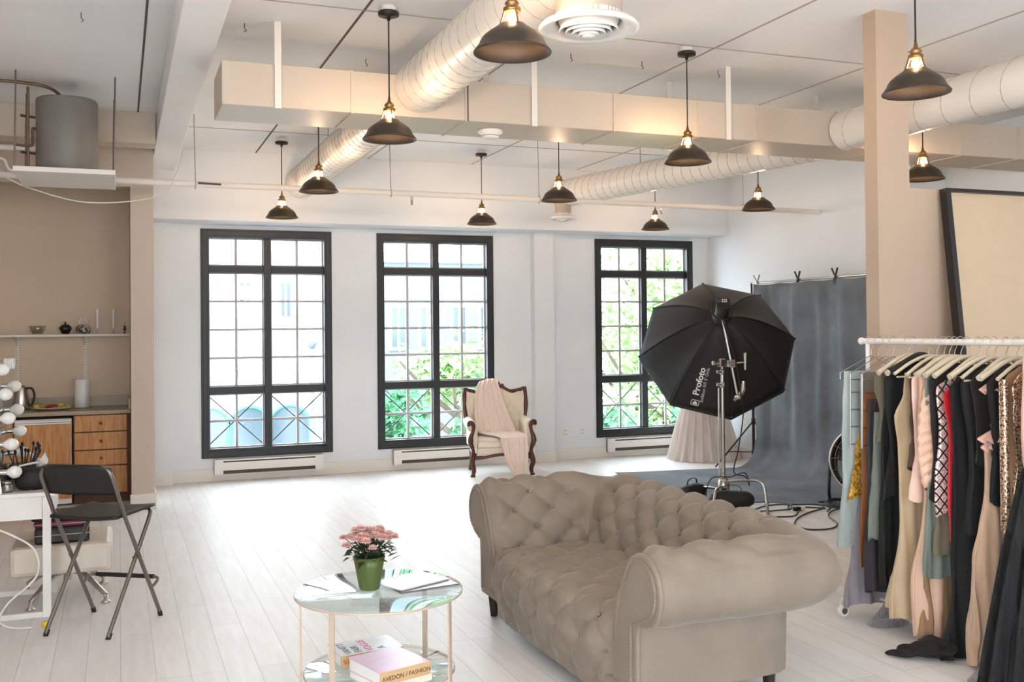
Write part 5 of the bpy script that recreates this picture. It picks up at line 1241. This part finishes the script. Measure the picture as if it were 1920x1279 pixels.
j = thing('oil_burner', 'tiny black and glass ornament at the right end of the shelf', 'ornament', (.052, 10.83, SZ)); MB().lathe([(.001, .002), (.014, .002), (.004, .012), (.004, .03), (.014, .038), (.016, .05), (.006, .056), (.015, .075), (.001, .08)], (.052, 10.83, SZ), 16).build('body', M['vase'], j, True)
MB().cyl((.052, 10.83, SZ+.0805), (.052, 10.83, SZ+.125), .007, .002, 10).build('glass_tip', M['cglass'], j, True)

# ================================================================== VANITY DESK
dk = thing('vanity_desk', 'white makeup desk with slim square legs at the left edge', 'desk', (-.9, 6.65, 0))
DZ = .712
MB().bx(-1.45, -.345, 6.33, 6.98, .688, DZ).build('desktop', M['white'], dk, True, bevel=.003)
MB().bx(-1.42, -.415, 6.345, 6.365, .56, .6875).bx(-.375, -.36, 6.40, 6.95, .56, .6875).build('apron', M['white'], dk, True)
for x, y in ((-.39, 6.36), (-.39, 6.94), (-1.40, 6.36), (-1.40, 6.94)):
    MB().bx(x-.022, x+.022, y-.022, y+.022, .0005, .6875).build('leg', M['white'], dk, True, bevel=.002)
for y in (6.36, 6.94): MB().bx(-1.377, -.413, y-.018, y+.018, .001, .032).build('floor_bar', M['white'], dk, True)
DT = DZ+.0005
vm = thing('vanity_mirror', 'makeup mirror edged with opal globe bulbs, seen edge-on at the far left', 'mirror', (-.72, 6.65, DT))
def lean(z): return -.60+.10*(DT+.62-z)/.62*0-.085*(z-DT)/.62
fr_ = MB(); fr_.add([(-.66+.04, 6.36, DT), (-.66+.04, 6.97, DT), (-.71, 6.97, 1.50), (-.71, 6.36, 1.50), (-.69+.0, 6.36, DT), (-.69, 6.97, DT), (-.78, 6.97, 1.50), (-.78, 6.36, 1.50)], [(0, 1, 2, 3), (4, 7, 6, 5), (0, 4, 5, 1), (1, 5, 6, 2), (2, 6, 7, 3), (3, 7, 4, 0)])
fr_.build('frame', M['steel'], vm, True)
MB().add([(-.618, 6.45, DT+.03), (-.618, 6.88, DT+.03), (-.696, 6.88, 1.42), (-.696, 6.45, 1.42)], [(0, 1, 2, 3)]).build('mirror_glass', M['cglass'], vm, True)
for y, zs_, dx in ((6.38, (.831, .989, 1.137, 1.274, 1.415), 0), (6.95, (.88, 1.014, 1.147, 1.292), 0)):
    for z in zs_:
        x = -.62-.08*(z-DT)/.74
        k = MB().cyl((x+.001, y, z), (x+.035, y, z), .017, n=14).build('bulb_socket', M['steel'], vm, True)
        MB().lathe([(.001, .012), (.014, .012), (.018, .022), (.034, .042), (.0365, .058), (.030, .080), (.012, .093), (.001, .095)], (x+.02, y, z), 20, Matrix.Rotation(PI/2, 3, 'Y')).build('globe_bulb', M['bulbw'], k, True)
# spiral compact fluorescent in the top socket
k = MB().cyl((-.70, 6.95, 1.432), (-.665, 6.95, 1.432), .018, n=14).build('bulb_socket', M['steel'], vm, True)
P = [(-.662+.055*i/80+.0, 6.95+.030*math.cos(i*.42), 1.432+.030*math.sin(i*.42)) for i in range(81)]
MB().tube(P, .0068, 8).build('spiral_bulb', M['bulbw'], k, True)
bgk = MB().grid(lambda u, v: Vector((-.47+.105*math.cos(2*PI*u)*math.sin(PI*v)**.5*(1+.05*math.sin(5*v+4*u)), 6.47+.06*math.sin(2*PI*u)*math.sin(PI*v)**.5, DT+.001+.125*(.5-.5*math.cos(PI*v))+.008*math.sin(6*2*PI*u)*math.sin(PI*v))), 32, 16, cu=True).build('black_pouch', M['blackfab']); tag(bgk, 'soft black pouch at the front corner of the desk', 'bag')
bc = thing('brush_cup', 'black cup of makeup brushes on the desk', 'brush cup', (-.545, 6.78, DT))
MB().bx(-.62, -.47, 6.72, 6.84, DT, DT+.12).build('cup', M['black'], bc, True, bevel=.008)
rb_ = random.Random(2)
for k in range(12):
    x, y = -.60+.12*rb_.random(), 6.74+.08*rb_.random(); tx, ty = (x+.545)*1.5-.545, y+.02*(rb_.random()-.5); h = .05+.05*rb_.random()
    b = MB().tube([(x, y, DT+.1205), (tx, ty, DT+.12+h)], .004, 6).build('makeup_brush', M['black' if k % 3 else 'g_wine']); tag(b, 'makeup brush standing in the black cup', 'brush', 'makeup brushes in the black cup')
    MB().lathe([(.004, 0), (.008, .01), (.009, .02), (.001, .03)], (tx, ty, DT+.12+h), 8).build('bristles', M['g_dk'], b)
tb = thing('tissue_box', 'dark red tissue box with a white tissue on the desk', 'tissue box', (-.44, 6.88, DT), .3)
MB().bx(-.115, .075, -.055, .055, 0, .085).build('box', pmat('dark_red_card', (112, 54, 50), .5, noise_amt=.2), tb, bevel=.003)
MB().grid(lambda u, v: Vector((-.02+(.035+.03*v)*(u-.5)*2*(1-.3*v)+.01*math.sin(v*5), .012*math.sin(u*9)+.01*v, .085+.09*v*(.75+.25*math.sin(u*6+1)))), 14, 12).build('tissue', M['paper'], tb, solid=.001)
for k, (x, y, r, h, mt, lb) in enumerate(((-.55, 6.52, .03, .03, 'steel', 'small silver compact beside the black pouch'), (-.60, 6.42, .035, .05, 'cglass', 'clear glass jar at the left front of the desk'), (-.37, 6.62, .022, .07, 'steel', 'small steel tin right of the black pouch'), (-.36, 6.72, .018, .05, 'cglass', 'small clear bottle near the tissue box'), (-.66, 6.40, .03, .035, 'g_paleblue', 'pale blue tub at the left front edge of the desk'))):
    t = thing('cosmetic_jar', lb, 'jar', (x, y, DT)); MB().lathe([(.001, .0005), (r, .0005), (r, h), (.001, h)], (x, y, DT), 20).build('jar_body', M[mt], t, True, bevel=.002); MB().lathe([(.001, h+.0005), (r*.9, h+.0005), (r*.9, h+.012), (.001, h+.012)], (x, y, DT), 20).build('lid', M['steel'], t, True)
cl = MB().tube(smooth_path([(-.55, 6.55, DT+.13), (-.45, 6.56, DT+.145), (-.40, 6.50, DT+.135), (-.37, 6.47, DT+.10)], 6), .006, 8).build('curler_cord', M['white']); tag(cl, 'white cord lying over the black pouch', 'cable')
c2 = MB().tube(smooth_path([(-.70, 6.30, .55), (-.58, 6.28, .50), (-.45, 6.28, .40), (-.44, 6.28, .25), (-.58, 6.26, .12), (-.62, 6.2, .04), (-.55, 6.15, .008), (-.45, 6.12, .008)], 6), .006, 8).build('desk_cord', M['white']); tag(c2, 'white cord looping below the desk to the floor', 'cable')
yc = thing('yellow_cap', 'tiny yellow cap on the floor by the desk leg', 'cap', (-.385, 6.13, 0)); MB().lathe([(.001, .001), (.020, .001), (.018, .03), (.001, .034)], (-.385, 6.13, 0), 16).build('cap_body', M['f_y'], yc, True)
# ottoman
ot = thing('swivel_ottoman', 'cream leather ottoman on a chrome four-star base behind the folding chair', 'ottoman', (-.29, 6.78, 0))
MB().bx(-.60, -.045, 6.50, 7.06, .195, .370).build('cushion', M['leather'], ot, True, bevel=.03)
MB().cyl((-.30, 6.80, .10), (-.30, 6.80, .194), .025, n=14).build('column', M['steel'], ot, True)
MB().tube(arc((-.30, 6.80, .172), .13, 0, 2*PI, 24, 'xy')[:-1], .007, 6, True).build('ring', M['steel'], ot, True)
for dx, dy in ((.22, -.26), (-.19, -.27), (-.24, .24), (.20, .24)):
    l = MB().tube([(-.30, 6.80, .18), (-.30+dx*.5, 6.80+dy*.5, .14), (-.30+dx, 6.80+dy, .045)], [.020, .018, .014], 10).build('star_leg', M['steel'], ot, True)
    MB().lathe([(.001, .001), (.028, .001), (.028, .008), (.012, .02), (.010, .05), (.001, .05)], (-.30+dx, 6.80+dy, 0), 16).build('foot_pad', M['steel'], l, True)
def soft_bag(name, label, cat, c, hx, hy, h, mat, rz=0):
    t = thing(name, label, cat, c, rz); MB().bx(-hx, hx, -hy, hy, 0, h).build('bag_body', M[mat], t, bevel=.014)
    MB().tube([(-hx-.001, -hy-.001, h*.55), (hx+.001, -hy-.001, h*.55), (hx+.001, hy+.001, h*.55), (-hx-.001, hy+.001, h*.55)], .003, 6, True).build('zip', M['seam2'], t)
cm('g_mag', (120, 24, 66), .4)
soft_bag('black_case', 'black case on the ottoman, lower one of the stack', 'case', (-.325, 6.68, .3705), .15, .12, .095, 'black', .05)
soft_bag('magenta_pouch', 'magenta flat pouch between the two black cases', 'pouch', (-.335, 6.68, .466), .14, .11, .035, 'g_mag')
soft_bag('black_case', 'flat black case on top of the stack on the ottoman', 'case', (-.34, 6.69, .502), .145, .12, .040, 'black', -.04)

# ================================================================== FOLDING BAR CHAIR
# local frame: x = across, y = forward (towards the desk side), z up; rear feet at y=0
RF = Vector((-.218, 5.843, 0)); fwd = Vector((.545, .838, 0)); chz = math.atan2(-fwd.x, fwd.y)
fc_ = thing('folding_bar_chair', 'black folding bar chair with grey tube frame at left', 'chair', tuple(RF), chz)
hw = .212
def fr1(s): # backrest frame: from front foot up to the back
    return [(s*hw, .465, .012), (s*hw, .245, .40), (s*hw, .085, .70), (s*hw, .020, .84)]
P = [(-hw, .465, .012), (-hw, .10, .66), (-hw, .012, .84)]+[(-hw+.05*(1-math.cos(a)), .006-.012*math.sin(a), .84+.07*math.sin(a)) for a in [PI/2*i/5 for i in range(1, 6)]]
P = P+[(-x, y, z) for x, y, z in P[::-1]]
MB().tube(P, .0115, 10).build('back_frame', M['tube'], fc_)
hi = hw-.026
P = [(-hi, .0, .012), (-hi, .385, .555), (-hi, .41, .60), (-hi+.02, .425, .618)]; P = P+[(-x, y, z) for x, y, z in P[::-1]]
MB().tube(P, .0115, 10).build('front_frame', M['tube'], fc_)
MB().grid(lambda u, v: Vector((-hw+2*hw*u, .050-.075*v-.055*(1-(2*u-1)**2)*0-.035*math.cos((u-.5)*PI)*1+.02, .755+.165*v-.02*(2*u-1)**4*v)), 20, 8).build('backrest', M['black'], fc_, solid=.014, bevel=.004)
MB().grid(lambda u, v: Vector((-.20+.40*u, .06+.375*v, .622+.010*(v-.5)-.012*math.cos((u-.5)*PI)*0+.012*(2*u-1)**2)), 12, 12).build('seat', M['black'], fc_, solid=.016, bevel=.004)
P = smooth_path([(-hw, .37, .18), (-hw-.01, .42, .215), (-hw+.03, .445, .225), (0, .448, .225), (hw-.03, .445, .225), (hw+.01, .42, .215), (hw, .37, .18)], 5)
MB().tube(P, .008, 8).build('footrest_bar', M['tube'], fc_)
MB().tube([(-hw+.03, .447, .225), (hw-.03, .447, .225)], .013, 10).build('footrest_grip', M['black'], fc_)
for s in (-1, 1):
    MB().tube([(s*hw, .465, .0), (s*hw, .455, .030)], .0135, 10).build('foot_cap', M['black'], fc_); MB().tube([(s*hi, .0, .0), (s*hi, .02, .030)], .0135, 10).build('foot_cap', M['black'], fc_)
    MB().cyl((s*(hi-.016), .257, .375), (s*(hw+.014), .257, .375), .006, n=8).build('pivot_bolt', M['steel'], fc_)
